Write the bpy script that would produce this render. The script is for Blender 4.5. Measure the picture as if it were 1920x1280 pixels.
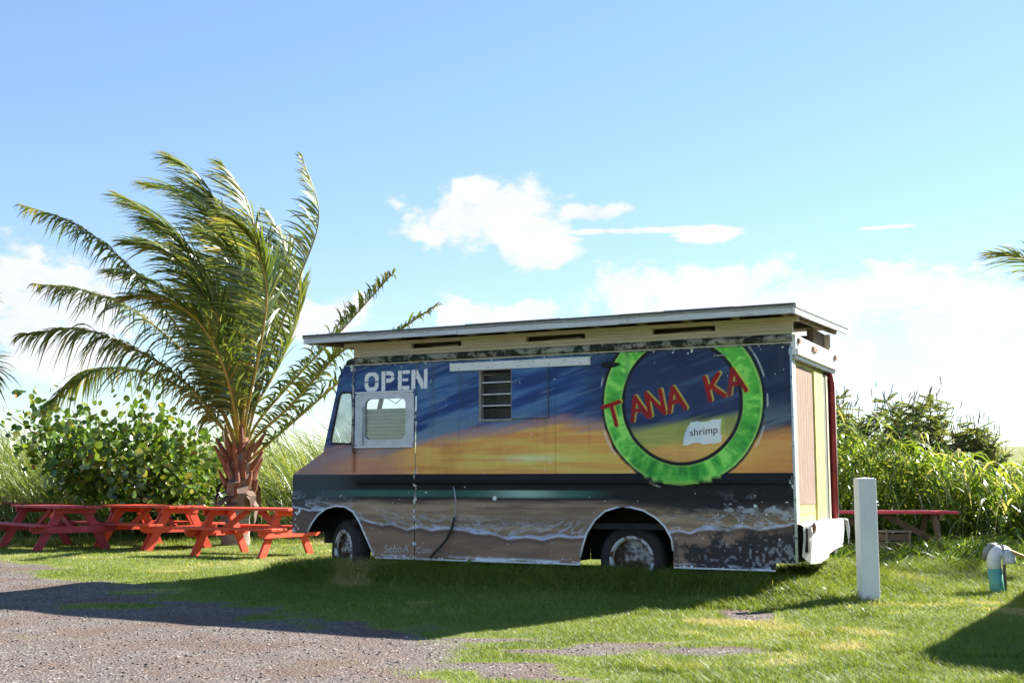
import bpy, math, random
import numpy as np
from mathutils import Vector, Matrix
random.seed(7); rng = np.random.default_rng(7)
for o in list(bpy.data.objects): bpy.data.objects.remove(o)
scn = bpy.context.scene
col = scn.collection

# ------------------------------------------------------------------ camera, sky, sun, exposure
PITCH = math.atan(265/2218.)
CAM_H = 1.15
cd = bpy.data.cameras.new('camera'); cam = bpy.data.objects.new('camera', cd); col.objects.link(cam)
cd.sensor_width = 36; cd.lens = 36*2218/1920.; cd.clip_end = 3000; cd.clip_start = 0.05
cam.location = (0, 0, CAM_H); cam.rotation_euler = (math.pi/2+PITCH, 0, 0)
scn.camera = cam
SUN_AZ = math.atan2(3.5, 2.6)          # from +Y towards +X
SUN_EL = math.radians(33.9)
SUN_STRENGTH = 5.0
SKY_STRENGTH = 0.061
EXPOSURE = 1.85
sd = bpy.data.lights.new('sun', 'SUN'); sd.energy = SUN_STRENGTH; sd.angle = math.radians(0.53); sd.color = (1, 0.95, 0.87)
sun = bpy.data.objects.new('sun', sd); col.objects.link(sun); sun.location = (20, 15, 20)
sv = Vector((math.sin(SUN_AZ)*math.cos(SUN_EL), math.cos(SUN_AZ)*math.cos(SUN_EL), math.sin(SUN_EL)))
sun.rotation_euler = sv.to_track_quat('Z', 'Y').to_euler()
vs = scn.view_settings; vs.view_transform = 'Standard'; vs.look = 'None'; vs.exposure = EXPOSURE; vs.gamma = 1
vs.use_curve_mapping = False

class NT:
    """tiny helper for node maths"""
    def __init__(s, tree): s.t = tree
    def n(s, typ, **kw):
        nd = s.t.nodes.new(typ)
        for k, v in kw.items(): setattr(nd, k, v)
        return nd
    def link(s, a, b): s.t.links.new(a, b)
    def put(s, sock, v):
        if hasattr(v, 'is_output') or isinstance(v, bpy.types.NodeSocket): s.link(v, sock)
        else: sock.default_value = v
    def m(s, op, a, b=0.0, c=None, clamp=False):
        nd = s.n('ShaderNodeMath', operation=op, use_clamp=clamp)
        s.put(nd.inputs[0], a); s.put(nd.inputs[1], b)
        if c is not None: s.put(nd.inputs[2], c)
        return nd.outputs[0]
    def noise(s, vec=None, scale=5, detail=4, rough=.55, dist=0):
        nd = s.n('ShaderNodeTexNoise'); nd.inputs['Scale'].default_value = scale
        nd.inputs['Detail'].default_value = detail; nd.inputs['Roughness'].default_value = rough
        nd.inputs['Distortion'].default_value = dist
        if vec is not None: s.link(vec, nd.inputs['Vector'])
        return nd.outputs['Fac']
    def ramp(s, fac, stops, mode='LINEAR'):
        nd = s.n('ShaderNodeValToRGB'); cr = nd.color_ramp; cr.interpolation = mode
        while len(cr.elements) < len(stops): cr.elements.new(0.5)
        for e, (p, c) in zip(cr.elements, stops):
            e.position = p; e.color = (c[0], c[1], c[2], 1) if hasattr(c, '__len__') else (c, c, c, 1)
        s.link(fac, nd.inputs[0]); return nd.outputs[0]
    def mix(s, fac, a, b):
        nd = s.n('ShaderNodeMix', data_type='RGBA'); s.put(nd.inputs[0], fac)
        for sock, v in ((nd.inputs[6], a), (nd.inputs[7], b)):
            if isinstance(v, bpy.types.NodeSocket): s.link(v, sock)
            else: sock.default_value = (v[0], v[1], v[2], 1)
        return nd.outputs[2]

def lin(c):
    c = np.asarray(c, float)/255.
    return np.where(c <= .04045, c/12.92, ((c+.055)/1.055)**2.4)
def S(r, g, b, k=1.0): return tuple(float(x) for x in lin((r, g, b))*k)

def make_world():
    w = bpy.data.worlds.new('World'); scn.world = w; w.use_nodes = True
    t = w.node_tree; t.nodes.clear(); q = NT(t)
    sky = q.n('ShaderNodeTexSky', sky_type='NISHITA'); sky.sun_disc = False
    sky.sun_elevation = SUN_EL; sky.sun_rotation = SUN_AZ; sky.altitude = 10
    sky.air_density = 1.0; sky.dust_density = 0.08; sky.ozone_density = 1.6
    tc = q.n('ShaderNodeTexCoord'); sep = q.n('ShaderNodeSeparateXYZ'); q.link(tc.outputs['Generated'], sep.inputs[0])
    x, y, z = sep.outputs
    az = q.m('ARCTAN2', x, y); el = q.m('ARCSINE', z)
    cmb = q.n('ShaderNodeCombineXYZ'); q.link(az, cmb.inputs[0]); q.link(q.m('MULTIPLY', el, 1.6), cmb.inputs[1])
    n1 = q.noise(cmb.outputs[0], 9, 7, .58, .2); n2 = q.noise(cmb.outputs[0], 34, 5, .6, .1)
    # cumulus bodies seen in the place, (azimuth, elevation, half width, half height)
    E = [(-.018, .224, .085, .033), (.022, .197, .04, .020), (.10, .211, .075, .0035), (.065, .228, .035, .010),
         (.165, .206, .03, .007), (.23, .148, .18, .036), (.095, .165, .035, .026), (.01, .142, .07, .016),
         (-.05, .143, .022, .022), (.31, .205, .03, .0018), (-.40, .135, .10, .062), (-.16, .135, .05, .024),
         (.36, .11, .13, .055), (.12, .075, .2, .03)]
    best = None
    for a, e, ra, re in E:
        d = q.m('ADD', q.m('POWER', q.m('DIVIDE', q.m('SUBTRACT', az, a), ra), 2), q.m('POWER', q.m('DIVIDE', q.m('SUBTRACT', el, e), re), 2))
        v = q.m('SUBTRACT', 1.0, d)
        best = v if best is None else q.m('MAXIMUM', best, v)
    best = q.m('MAXIMUM', best, -1.6)
    # the rest of the dome: scattered low cumulus
    n3 = q.noise(cmb.outputs[0], 2.3, 6, .6, .3)
    outside = q.m('MULTIPLY', q.m('GREATER_THAN', q.m('ABSOLUTE', az), .62), q.m('SUBTRACT', .9, q.m('MULTIPLY', el, 1.6)))
    gen = q.m('SUBTRACT', q.m('MULTIPLY', q.m('MULTIPLY', n3, outside), 7.0), 3.1)
    best = q.m('MAXIMUM', best, gen)
    fld = q.m('ADD', best, q.m('ADD', q.m('MULTIPLY', q.m('SUBTRACT', n1, .5), 4.2), q.m('MULTIPLY', q.m('SUBTRACT', n2, .5), 2.6)))
    mr = q.n('ShaderNodeMapRange', interpolation_type='SMOOTHSTEP'); q.link(fld, mr.inputs[0])
    mr.inputs[1].default_value = -.05; mr.inputs[2].default_value = .7; mr.inputs[3].default_value = 0; mr.inputs[4].default_value = .93
    up = q.m('GREATER_THAN', el, 0.0)
    mask = q.m('MULTIPLY', mr.outputs[0], up)
    shade = q.ramp(n1, [(.3, (3.9, 4.15, 4.5)), (.58, (4.9, 4.9, 4.9))])
    tone = q.n('ShaderNodeMix', data_type='RGBA', blend_type='MULTIPLY'); tone.inputs[0].default_value = 1; q.link(sky.outputs[0], tone.inputs[6]); tone.inputs[7].default_value = (.955, .985, 1.04, 1)
    bw = q.n('ShaderNodeRGBToBW'); q.link(sky.outputs[0], bw.inputs[0])
    sc = q.m('POWER', q.m('DIVIDE', q.m('MAXIMUM', bw.outputs[0], .05), 2.4), -.25)   # eases the glare round the sun and horizon
    vm = q.n('ShaderNodeVectorMath', operation='SCALE'); q.link(tone.outputs[2], vm.inputs[0]); q.link(sc, vm.inputs['Scale'])
    c = q.mix(mask, vm.outputs[0], shade)
    bg = q.n('ShaderNodeBackground'); bg.inputs[1].default_value = SKY_STRENGTH; q.link(c, bg.inputs[0])
    out = q.n('ShaderNodeOutputWorld'); q.link(bg.outputs[0], out.inputs[0])
make_world()

# ------------------------------------------------------------------ helpers
def tag(o, label=None, cat=None, group=None, kind=None):
    if label: o['label'] = label
    if cat: o['category'] = cat
    if group: o['group'] = group
    if kind: o['kind'] = kind
    return o
def empty(name, loc=(0, 0, 0), rz=0):
    o = bpy.data.objects.new(name, None); col.objects.link(o); o.location = loc; o.rotation_euler = (0, 0, rz); return o

_mats = {}
def mat(name, c1, c2=None, rough=.7, scale=6, metal=0, bump=0, bscale=60, detail=5, stretch=None, extra=None, spec=.4, lo=.35, hi=.65):
    """base colour mottled between c1 and c2 by noise in object space; extra=(colour, scale, lo, hi) adds a wear layer"""
    if name in _mats: return _mats[name]
    m = bpy.data.materials.new(name); m.use_nodes = True; q = NT(m.node_tree)
    b = m.node_tree.nodes['Principled BSDF']; b.inputs['Roughness'].default_value = rough; b.inputs['Metallic'].default_value = metal
    b.inputs['Specular IOR Level'].default_value = spec
    tc = q.n('ShaderNodeTexCoord'); v = tc.outputs['Object']
    if stretch:
        mp = q.n('ShaderNodeMapping'); mp.inputs['Scale'].default_value = stretch; q.link(v, mp.inputs[0]); v = mp.outputs[0]
    c2 = c2 or tuple(x*.75 for x in c1)
    c = q.ramp(q.noise(v, scale, detail, .6), [(lo, c1), (hi, c2)])
    if extra:
        ec, es, l, h = extra
        c = q.mix(q.ramp(q.noise(v, es, 6, .65, .3), [(l, 0.), (h, 1.)]), c, ec)
    q.link(c, b.inputs['Base Color'])
    if bump:
        bn = q.n('ShaderNodeBump'); bn.inputs['Strength'].default_value = bump; bn.inputs['Distance'].default_value = .01
        q.link(q.noise(v, bscale, 4, .6), bn.inputs['Height']); q.link(bn.outputs[0], b.inputs['Normal'])
    _mats[name] = m; return m

def leafmat(name, stops, trans=.45, rough=.45, gloss=.08, tr_tint=(1.15, 1.1, .5)):
    """two-sided leaf: diffuse + translucent + a little gloss; colour picked by the per-leaf attribute 'tint'"""
    if name in _mats: return _mats[name]
    m = bpy.data.materials.new(name); m.use_nodes = True; q = NT(m.node_tree); m.node_tree.nodes.clear()
    at = q.n('ShaderNodeAttribute', attribute_name='tint')
    c = q.ramp(at.outputs['Fac'], stops)
    d = q.n('ShaderNodeBsdfDiffuse'); q.link(c, d.inputs[0])
    tr = q.n('ShaderNodeBsdfTranslucent')
    mu = q.n('ShaderNodeMix', data_type='RGBA', blend_type='MULTIPLY'); mu.inputs[0].default_value = 1
    q.link(c, mu.inputs[6]); mu.inputs[7].default_value = (*tr_tint, 1); q.link(mu.outputs[2], tr.inputs[0])
    g = q.n('ShaderNodeBsdfGlossy'); g.inputs['Roughness'].default_value = rough; g.inputs[0].default_value = (.9, .95, 1, 1)
    m1 = q.n('ShaderNodeMixShader'); m1.inputs[0].default_value = trans; q.link(d.outputs[0], m1.inputs[1]); q.link(tr.outputs[0], m1.inputs[2])
    m2 = q.n('ShaderNodeMixShader'); m2.inputs[0].default_value = gloss; q.link(m1.outputs[0], m2.inputs[1]); q.link(g.outputs[0], m2.inputs[2])
    o = q.n('ShaderNodeOutputMaterial'); q.link(m2.outputs[0], o.inputs[0])
    _mats[name] = m; return m

def np_obj(name, V, F, material, parent=None, tint=None, color=None, smooth=False):
    me = bpy.data.meshes.new(name); V = np.ascontiguousarray(V, np.float32); F = np.ascontiguousarray(F, np.int32)
    k = F.shape[1]
    me.vertices.add(len(V)); me.vertices.foreach_set('co', V.ravel())
    me.loops.add(F.size); me.loops.foreach_set('vertex_index', F.ravel())
    me.polygons.add(len(F)); me.polygons.foreach_set('loop_start', np.arange(len(F), dtype=np.int32)*k)
    if smooth: me.polygons.foreach_set('use_smooth', np.ones(len(F), bool))
    me.update(calc_edges=True)
    if tint is not None:
        a = me.attributes.new('tint', 'FLOAT', 'POINT'); a.data.foreach_set('value', np.ascontiguousarray(tint, np.float32))
    if color is not None:
        a = me.attributes.new('paint', 'FLOAT_COLOR', 'POINT'); c4 = np.ones((len(V), 4), np.float32); c4[:, :3] = color
        a.data.foreach_set('color', c4.ravel())
    me.materials.append(material)
    o = bpy.data.objects.new(name, me); col.objects.link(o); o.parent = parent
    return o

def strips(P, W, tint):
    """P, W: [N,k,3] centre line and half-width vectors -> quads"""
    N, k, _ = P.shape
    V = np.stack([P-W, P+W], 2).reshape(-1, 3)
    i = np.arange(N)[:, None]*2*k + np.arange(k-1)[None]*2
    F = np.stack([i, i+1, i+3, i+2], -1).reshape(-1, 4)
    return V, F, np.repeat(tint, 2*k)

class MB:
    def __init__(s): s.v = []; s.f = []
    def add(s, vs, fs):
        b = len(s.v); s.v += [tuple(map(float, p)) for p in vs]; s.f += [tuple(i+b for i in f) for f in fs]; return s
    def box(s, x0, x1, y0, y1, z0, z1):
        return s.add([(x0,y0,z0),(x1,y0,z0),(x1,y1,z0),(x0,y1,z0),(x0,y0,z1),(x1,y0,z1),(x1,y1,z1),(x0,y1,z1)],
                     [(3,2,1,0),(4,5,6,7),(0,1,5,4),(1,2,6,5),(2,3,7,6),(3,0,4,7)])
    def bar(s, a, b, w, h, up=(0, 0, 1)):
        """rectangular bar from a to b, w across, h along up"""
        a = Vector(a); b = Vector(b); t = (b-a).normalized(); sd_ = t.cross(Vector(up)).normalized(); u = sd_.cross(t)
        vs = []
        for p in (a, b):
            for i, j in ((-1,-1),(1,-1),(1,1),(-1,1)): vs.append(p+sd_*(i*w/2)+u*(j*h/2))
        return s.add(vs, [(3,2,1,0),(4,5,6,7),(0,1,5,4),(1,2,6,5),(2,3,7,6),(3,0,4,7)])
    def tube(s, pts, r, n=8, cap=True):
        pts = [Vector(p) for p in pts]; k = len(pts); rs = r if hasattr(r, '__len__') else [r]*k
        vs = []; ref = None
        for i, p in enumerate(pts):
            t = (pts[min(i+1, k-1)]-pts[max(i-1, 0)]).normalized()
            if ref is None: ref = Vector((0, 0, 1)) if abs(t.z) < .9 else Vector((1, 0, 0))
            a = t.cross(ref).normalized(); b = t.cross(a); ref = -b if False else ref
            for j in range(n):
                an = 2*math.pi*j/n; vs.append(p+(a*math.cos(an)+b*math.sin(an))*rs[i])
        fs = [(i*n+j, i*n+(j+1) % n, (i+1)*n+(j+1) % n, (i+1)*n+j) for i in range(k-1) for j in range(n)]
        if cap: fs += [tuple(range(n)), tuple(reversed(range((k-1)*n, k*n)))]
        return s.add(vs, fs)
    def lathe_y(s, prof, c, n=32):
        """profile [(r, y)] revolved about the y axis through c"""
        vs = []; k = len(prof)
        for j in range(n):
            an = 2*math.pi*j/n
            for r, y in prof: vs.append((c[0]+r*math.cos(an), c[1]+y, c[2]+r*math.sin(an)))
        fs = [(j*k+i, j*k+i+1, ((j+1) % n)*k+i+1, ((j+1) % n)*k+i) for j in range(n) for i in range(k-1)]
        return s.add(vs, fs)
    def prism(s, poly, y0, y1):
        """polygon in (x,z) extruded along y"""
        n = len(poly); vs = [(x, y0, z) for x, z in poly]+[(x, y1, z) for x, z in poly]
        return s.add(vs, [tuple(range(n)), tuple(reversed(range(n, 2*n)))]+[(i, i+n, (i+1) % n+n, (i+1) % n) for i in range(n)])
    def build(s, name, m, parent=None, smooth=False, bevel=0):
        me = bpy.data.meshes.new(name); me.from_pydata(s.v, [], s.f); me.update()
        import bmesh
        bm = bmesh.new(); bm.from_mesh(me); bmesh.ops.recalc_face_normals(bm, faces=bm.faces)
        if bevel: bmesh.ops.bevel(bm, geom=list(bm.edges), offset=bevel, segments=1, affect='EDGES', clamp_overlap=True)
        bm.to_mesh(me); bm.free()
        if smooth:
            for p in me.polygons: p.use_smooth = True
        me.materials.append(m); o = bpy.data.objects.new(name, me); col.objects.link(o); o.parent = parent
        return o

# numpy value noise
def vnoise(x, y, seed=0):
    xi = np.floor(x).astype(np.int64); yi = np.floor(y).astype(np.int64); fx = x-xi; fy = y-yi
    fx = fx*fx*(3-2*fx); fy = fy*fy*(3-2*fy)
    def h(a, b):
        n = (a*374761393 + b*668265263 + seed*1442695041) & 0xffffffff
        n = ((n ^ (n >> 13))*1274126177) & 0xffffffff
        return ((n ^ (n >> 16)) & 0xffff)/65535.
    return (h(xi, yi)*(1-fx)+h(xi+1, yi)*fx)*(1-fy)+(h(xi, yi+1)*(1-fx)+h(xi+1, yi+1)*fx)*fy
def fbm(x, y, seed=0, oct=4, rough=.5):
    t = 0; a = 1; n = 0
    for i in range(oct): t = t+a*vnoise(x*2**i, y*2**i, seed+i*17); n += a; a *= rough
    return t/n
def sstep(a, b, x): t = np.clip((x-a)/(b-a), 0, 1); return t*t*(3-2*t)

# ------------------------------------------------------------------ ground
def ground_z(x, y):
    z = .05*(fbm(x*.35, y*.35, 3, 3)-.5)+.03*(fbm(x*1.6, y*1.6, 9, 2)-.5)
    wv = (x-2.824)*.4443+(y-11.9)*.8959; uv = -(x-2.824)*.8959+(y-11.9)*.4443
    z = z+.12*sstep(-.9, -.1, wv)*sstep(3.2, 2.2, wv)*sstep(-.7, .1, uv)*sstep(7.0, 6.0, uv)
    hill = sstep(30, 110, y)*(2.2+2.2*sstep(-10, 25, x))
    return z*sstep(400, 60, np.hypot(x, y))+hill
XB_Y = [0, 5, 7.67, 8.6, 9.0, 9.5, 10.5, 11.2, 11.95, 14.3, 16.6, 18.3, 22, 40]
XB_X = [-1.2, -.95, -.6, -.5, -.75, -1.1, -2.0, -2.6, -3.25, -5.3, -7.0, -8.4, -12, -34]
BARE = [(.95, 8.35, .62, .36), (.25, 8.35, .32, .16), (.35, 7.45, .5, .22), (1.25, 7.95, .45, .22), (-.2, 9.0, .3, .12), (.0, 7.7, .35, .15), (2.05, 10.6, .16, .3)]
def grass_amount(x, y):
    """0 bare gravel .. 1 full turf"""
    xb = np.interp(y, XB_Y, XB_X)
    n = fbm(x*.9+5, y*.9, 21, 4, .6)-.5; n2 = fbm(x*3.1, y*3.1, 33, 3)-.5
    g = (x-xb)/1.1 + n*2.6 + n2*1.1 + .25
    for bx, by, rx, ry in BARE:
        d = np.sqrt(((x-bx)/rx)**2+((y-by)/ry)**2)
        g = np.minimum(g, (d-1)*1.6+n2*1.6+n*1.0)
    # a few tufts out on the gravel
    t = fbm(x*.55+11, y*.8+3, 51, 3)
    g = np.maximum(g, (t-.69)*9+n2*1.5)
    return np.clip(g, 0, 1)

def axis(fine0, fine1, st, lo, hi):
    a = np.arange(fine0, fine1, st); out = [a]
    d = st; p = fine1; L = []
    while p < hi: L.append(p); d *= 1.16; p += d
    L.append(hi); R = []; d = st; p = fine0-st
    while p > lo: R.append(p); d *= 1.16; p -= d
    R.append(lo)
    return np.concatenate([np.array(R[::-1]), a, np.array(L)])
def make_ground():
    xs = axis(-10, 8, .065, -900, 900); ys = axis(5.5, 21, .065, -60, 1500)
    X, Y = np.meshgrid(xs, ys); x = X.ravel(); y = Y.ravel()
    V = np.stack([x, y, ground_z(x, y)], 1); nx, ny = len(xs), len(ys)
    i = (np.arange(ny-1)[:, None]*nx+np.arange(nx-1)[None]).ravel()
    F = np.stack([i, i+1, i+nx+1, i+nx], 1)
    m = bpy.data.materials.new('ground'); m.use_nodes = True; q = NT(m.node_tree); b = m.node_tree.nodes['Principled BSDF']
    b.inputs['Roughness'].default_value = .95; b.inputs['Specular IOR Level'].default_value = .15
    at = q.n('ShaderNodeAttribute', attribute_name='tint'); tc = q.n('ShaderNodeTexCoord'); v = tc.outputs['Object']
    vo = q.n('ShaderNodeTexVoronoi'); vo.inputs['Scale'].default_value = 55; q.link(v, vo.inputs['Vector'])
    sepc = q.n('ShaderNodeSeparateColor'); q.link(vo.outputs['Color'], sepc.inputs[0])
    stone = q.ramp(sepc.outputs[0], [(0., (.06, .05, .046)), (.45, (.13, .104, .086)), (.85, (.195, .162, .136)), (1., (.42, .39, .36))])
    vo2 = q.n('ShaderNodeTexVoronoi'); vo2.inputs['Scale'].default_value = 160; q.link(v, vo2.inputs['Vector'])
    sep2 = q.n('ShaderNodeSeparateColor'); q.link(vo2.outputs['Color'], sep2.inputs[0])
    stone2 = q.ramp(sep2.outputs[0], [(0., (.065, .055, .05)), (.6, (.14, .118, .108)), (1., (.27, .24, .22))])
    stone = q.mix(q.ramp(q.noise(v, 9, 5), [(.42, 0.), (.58, 1.)]), stone, stone2)
    soil = q.mix(q.ramp(q.noise(v, 1.3, 5, .6), [(.45, 0.), (.68, .75)]), stone, (.125, .078, .058))
    turf = q.ramp(q.noise(v, 5, 6, .65), [(.3, (.10, .13, .025)), (.55, (.16, .19, .04)), (.75, (.24, .22, .09))])
    far = q.ramp(q.noise(v, .35, 8, .7), [(.3, (.12, .14, .04)), (.7, (.26, .26, .11))])
    fg = q.m('ADD', at.outputs['Fac'], q.m('MULTIPLY', q.m('SUBTRACT', q.noise(v, 22, 4), .5), .9))
    c = q.mix(q.ramp(fg, [(.3, 0.), (.55, 1.)]), soil, turf)
    sp = q.n('ShaderNodeSeparateXYZ'); q.link(v, sp.inputs[0])
    c = q.mix(q.ramp(q.m('DIVIDE', sp.outputs[1], 100), [(.24, 0.), (.34, 1.)]), c, far)
    q.link(c, b.inputs['Base Color'])
    bn = q.n('ShaderNodeBump'); bn.inputs['Strength'].default_value = .9; bn.inputs['Distance'].default_value = .012
    q.link(q.m('ADD', vo.outputs['Distance'], q.noise(v, 60, 4)), bn.inputs['Height']); q.link(bn.outputs[0], b.inputs['Normal'])
    g = np.where((y > 5) & (y < 26) & (np.abs(x) < 16), grass_amount(x, y), 1.)
    o = np_obj('ground', V, F, m, tint=g, smooth=True); tag(o, kind='structure')
make_ground()

# ------------------------------------------------------------------ lawn, weeds, gravel (uncountable)
TURF = [(0., (.07, .11, .018)), (.35, (.15, .21, .032)), (.7, (.25, .31, .055)), (.88, (.37, .37, .12)), (1., (.48, .41, .22))]
M_turf = leafmat('turf_blades', TURF, trans=.45, gloss=.025)
def scatter(n, y0, y1, pw=2.0, margin=1.05):
    u = rng.random(n); y = (y0**pw+u*(y1**pw-y0**pw))**(1/pw)
    x = (rng.random(n)*2-1)*(.435*y*margin+.3); return x, y
def blades(x, y, h, w, lean, az, k, tint, droop=.0):
    n = len(x); t = np.linspace(0, 1, k)[None, :, None]
    base = np.stack([x, y, ground_z(x, y)-.01], 1)[:, None]
    d = np.stack([np.cos(az), np.sin(az), 0*az], 1)[:, None]
    P = base + d*(lean*h)[:, None, None]*t**2 + np.array([0, 0, 1.])*(h[:, None, None]*(t-droop*t**2))
    sdir = np.stack([-np.sin(az+.6*rng.standard_normal(n)), np.cos(az), 0*az], 1)[:, None]
    W = sdir*(w[:, None, None]*(1-.93*t**1.3))/2
    return strips(P, W, tint)
def merge(parts):
    V = []; F = []; T = []; b = 0
    for v, f, t in parts: V.append(v); F.append(f+b); T.append(t); b += len(v)
    return np.concatenate(V), np.concatenate(F), np.concatenate(T)
TALL = [(3.45, 11.75, .3, .25, .09), (3.9, 13.6, .9, .9, .2), (1.9, 11.3, .8, .3, .09), (2.9, 12.0, .5, .4, .12)]
def tallness(x, y):
    t = np.zeros_like(x)
    wv = (x-2.824)*.4443+(y-11.9)*.8959; uv = -(x-2.824)*.8959+(y-11.9)*.4443
    t = np.maximum(t, (.09+.11*fbm(x*2.5, y*2.5, 63, 3))*sstep(-.8, -.25, wv)*sstep(1.2, .3, wv)*sstep(-.2, .4, uv)*sstep(6.6, 6.0, uv))
    for cx, cy, rx, ry, a in TALL:
        t = np.maximum(t, a*np.exp(-(((x-cx)/rx)**2+((y-cy)/ry)**2)))
    t = np.maximum(t, .17*sstep(2.9, 5.2, x)*sstep(12.4, 15.5, y)*sstep(.3, .6, fbm(x*1.1, y*1.1, 61, 3)))
    t = np.maximum(t, .10*sstep(2.5, 4.5, x)*sstep(11.3, 13, y)*fbm(x*2, y*2, 62, 3))
    t = np.maximum(t, .12*sstep(21.5, 24, y))
    t = np.maximum(t, .055*sstep(.60, .78, fbm(x*2.6+4, y*2.6, 64, 3))*sstep(-.5, 1.5, x))
    return t
def make_lawn():
    parts = []
    for (n, y0, y1, k, wm) in ((260000, 6.4, 10.5, 3, .0045), (250000, 10.5, 16, 3, .0075), (130000, 16, 27, 2, .013)):
        x, y = scatter(n, y0, y1)
        g = grass_amount(x, y); keep = rng.random(n) < g**1.2*.98+.012*(g > .02)
        x, y, g = x[keep], y[keep], g[keep]; n = len(x)
        h = (.022+.03*rng.random(n))*(.6+.8*fbm(x*1.7, y*1.7, 71, 3))*(.55+.45*g)+tallness(x, y)*(.5+.8*rng.random(n))
        dry = fbm(x*.8, y*.8, 81, 4)
        tint = np.clip(.44+.5*(dry-.45)+.2*rng.standard_normal(n)*.8+.25*(1-g)*rng.random(n)+.55*sstep(.62, .75, fbm(x*1.1+9, y*1.4, 83, 3)), 0, 1)
        parts.append(blades(x, y, h, wm*(.7+.6*rng.random(n))*(1+1.5*np.minimum(h, .2)), .35+.75*rng.random(n), rng.random(n)*6.283, k, tint, .15))
    V, F, T = merge(parts)
    tag(np_obj('lawn_grass', V, F, M_turf, tint=T), 'short patchy green lawn grass around the food truck', 'grass', kind='stuff')
    # broad-leaved ground weeds to the right of the truck and below it
    n = 9000; x = rng.uniform(-3.5, 7.5, n); y = rng.uniform(9.8, 17.5, n)
    keep = (tallness(x, y) > .045) & (np.abs(x) < .45*y) & (rng.random(n) < .8); x, y = x[keep], y[keep]; n = len(x)
    az = rng.random(n)*6.283; L = .022+.03*rng.random(n); hh = tallness(x, y)*rng.random(n)*.9+.02
    b = np.stack([x, y, ground_z(x, y)+hh], 1); d = np.stack([np.cos(az), np.sin(az), .3*rng.standard_normal(n)], 1)
    s = np.stack([-np.sin(az), np.cos(az), .4*rng.standard_normal(n)], 1)
    t = np.array([0, .35, .75, 1.]); wv = np.array([.1, .42, .34, .03])
    P = b[:, None]+d[:, None]*(L[:, None]*t)[..., None]; W = s[:, None]*(L[:, None]*wv)[..., None]
    V, F, T = strips(P, W, np.clip(.4+.22*rng.standard_normal(n), 0, .85))
    tag(np_obj('ground_weeds', V, F, M_turf, tint=T), 'low broad-leaved weeds creeping around the truck and white post', 'weeds', kind='stuff')
    # loose stones
    n = 26000; x, y = scatter(n, 6.3, 17); g = grass_amount(x, y); keep = rng.random(n) < (1-g)**2; x, y = x[keep], y[keep]; n = len(x)
    r = .003+.009*rng.random(n)**3; oc = np.array([(1,0,0),(0,1,0),(-1,0,0),(0,-1,0),(0,0,1),(0,0,-1.)])
    J = oc[None]*(1+.35*rng.standard_normal((n, 6, 1))); a = rng.random(n)*6.28
    R = np.stack([np.stack([np.cos(a), -np.sin(a)], -1), np.stack([np.sin(a), np.cos(a)], -1)], 1)
    J[..., :2] = np.einsum('nij,nkj->nki', R, J[..., :2]); J[..., 2] *= .7
    V = (np.stack([x, y, ground_z(x, y)+r*.3], 1)[:, None]+J*r[:, None, None]).reshape(-1, 3)
    f = np.array([(0,1,4),(1,2,4),(2,3,4),(3,0,4),(1,0,5),(2,1,5),(3,2,5),(0,3,5)]); F = (np.arange(n)[:, None, None]*6+f[None]).reshape(-1, 3)
    ms = bpy.data.materials.new('loose_stone'); ms.use_nodes = True; q = NT(ms.node_tree)
    at = q.n('ShaderNodeAttribute', attribute_name='tint'); bb = ms.node_tree.nodes['Principled BSDF']; bb.inputs['Roughness'].default_value = .9
    q.link(q.ramp(at.outputs['Fac'], [(0., (.05, .042, .04)), (.6, (.13, .108, .098)), (.93, (.2, .17, .155)), (1., (.5, .47, .44))]), bb.inputs['Base Color'])
    tag(np_obj('gravel', V, F, ms, tint=np.repeat(rng.random(n), 6)), 'loose brown and grey gravel stones on the bare drive', 'gravel', kind='stuff')
make_lawn()

# ------------------------------------------------------------------ the food truck
TH = math.atan2(4504, 2218/math.cos(PITCH))
UD = Vector((-math.sin(TH), math.cos(TH), 0))
truck = empty('food_truck', (2.824, 11.9, 0), math.atan2(UD.y, UD.x))   # local x runs to the front, y towards the lawn side, z up
tag(truck, 'old step van food truck painted with a sunset beach mural and wooden roof', 'food truck')

def seg_d(u, z, a, b):
    ax, az = a; bx, bz = b; dx, dz = bx-ax, bz-az; t = np.clip(((u-ax)*dx+(z-az)*dz)/(dx*dx+dz*dz), 0, 1)
    return np.hypot(u-ax-t*dx, z-az-t*dz)
def stroke_mask(u, z, segs, c, h, rot, th, soft=.005):
    """hand painted letter: segs in a unit box (x right, y up), seen from the lawn (right = -u)"""
    x = -(u-c[0]); y = z-c[1]; cr, sr = math.cos(rot), math.sin(rot); X = (x*cr+y*sr)/h; Y = (-x*sr+y*cr)/h
    d = np.full(u.shape, 9.)
    for a, b in segs: d = np.minimum(d, seg_d(X, Y, a, b))
    return sstep(th/2+soft, th/2-soft, d*h)
LET = {'T': [((-.42, .45), (.42, .45)), ((0, .45), (0, -.5))], 'A': [((-.38, -.5), (0, .5)), ((0, .5), (.38, -.5)), ((-.2, -.12), (.2, -.12))],
       'N': [((-.33, -.5), (-.33, .5)), ((-.33, .5), (.33, -.5)), ((.33, -.5), (.33, .5))], 'K': [((-.3, -.5), (-.3, .5)), ((-.27, -.05), (.33, .5)), ((-.1, .05), (.36, -.5))]}
FOAM_U = [0, .8, 1.28, 1.8, 2.4, 2.9, 3.3, 3.7, 4.2, 4.6, 5.1, 5.5, 5.9, 6.2]
FOAM_Z = [.72, .65, .61, .55, .57, .52, .53, .59, .62, .62, .68, .8, .80, .88]
G = 1.58
def C3(r, g, b): return np.array(S(r, g, b, G))
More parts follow.
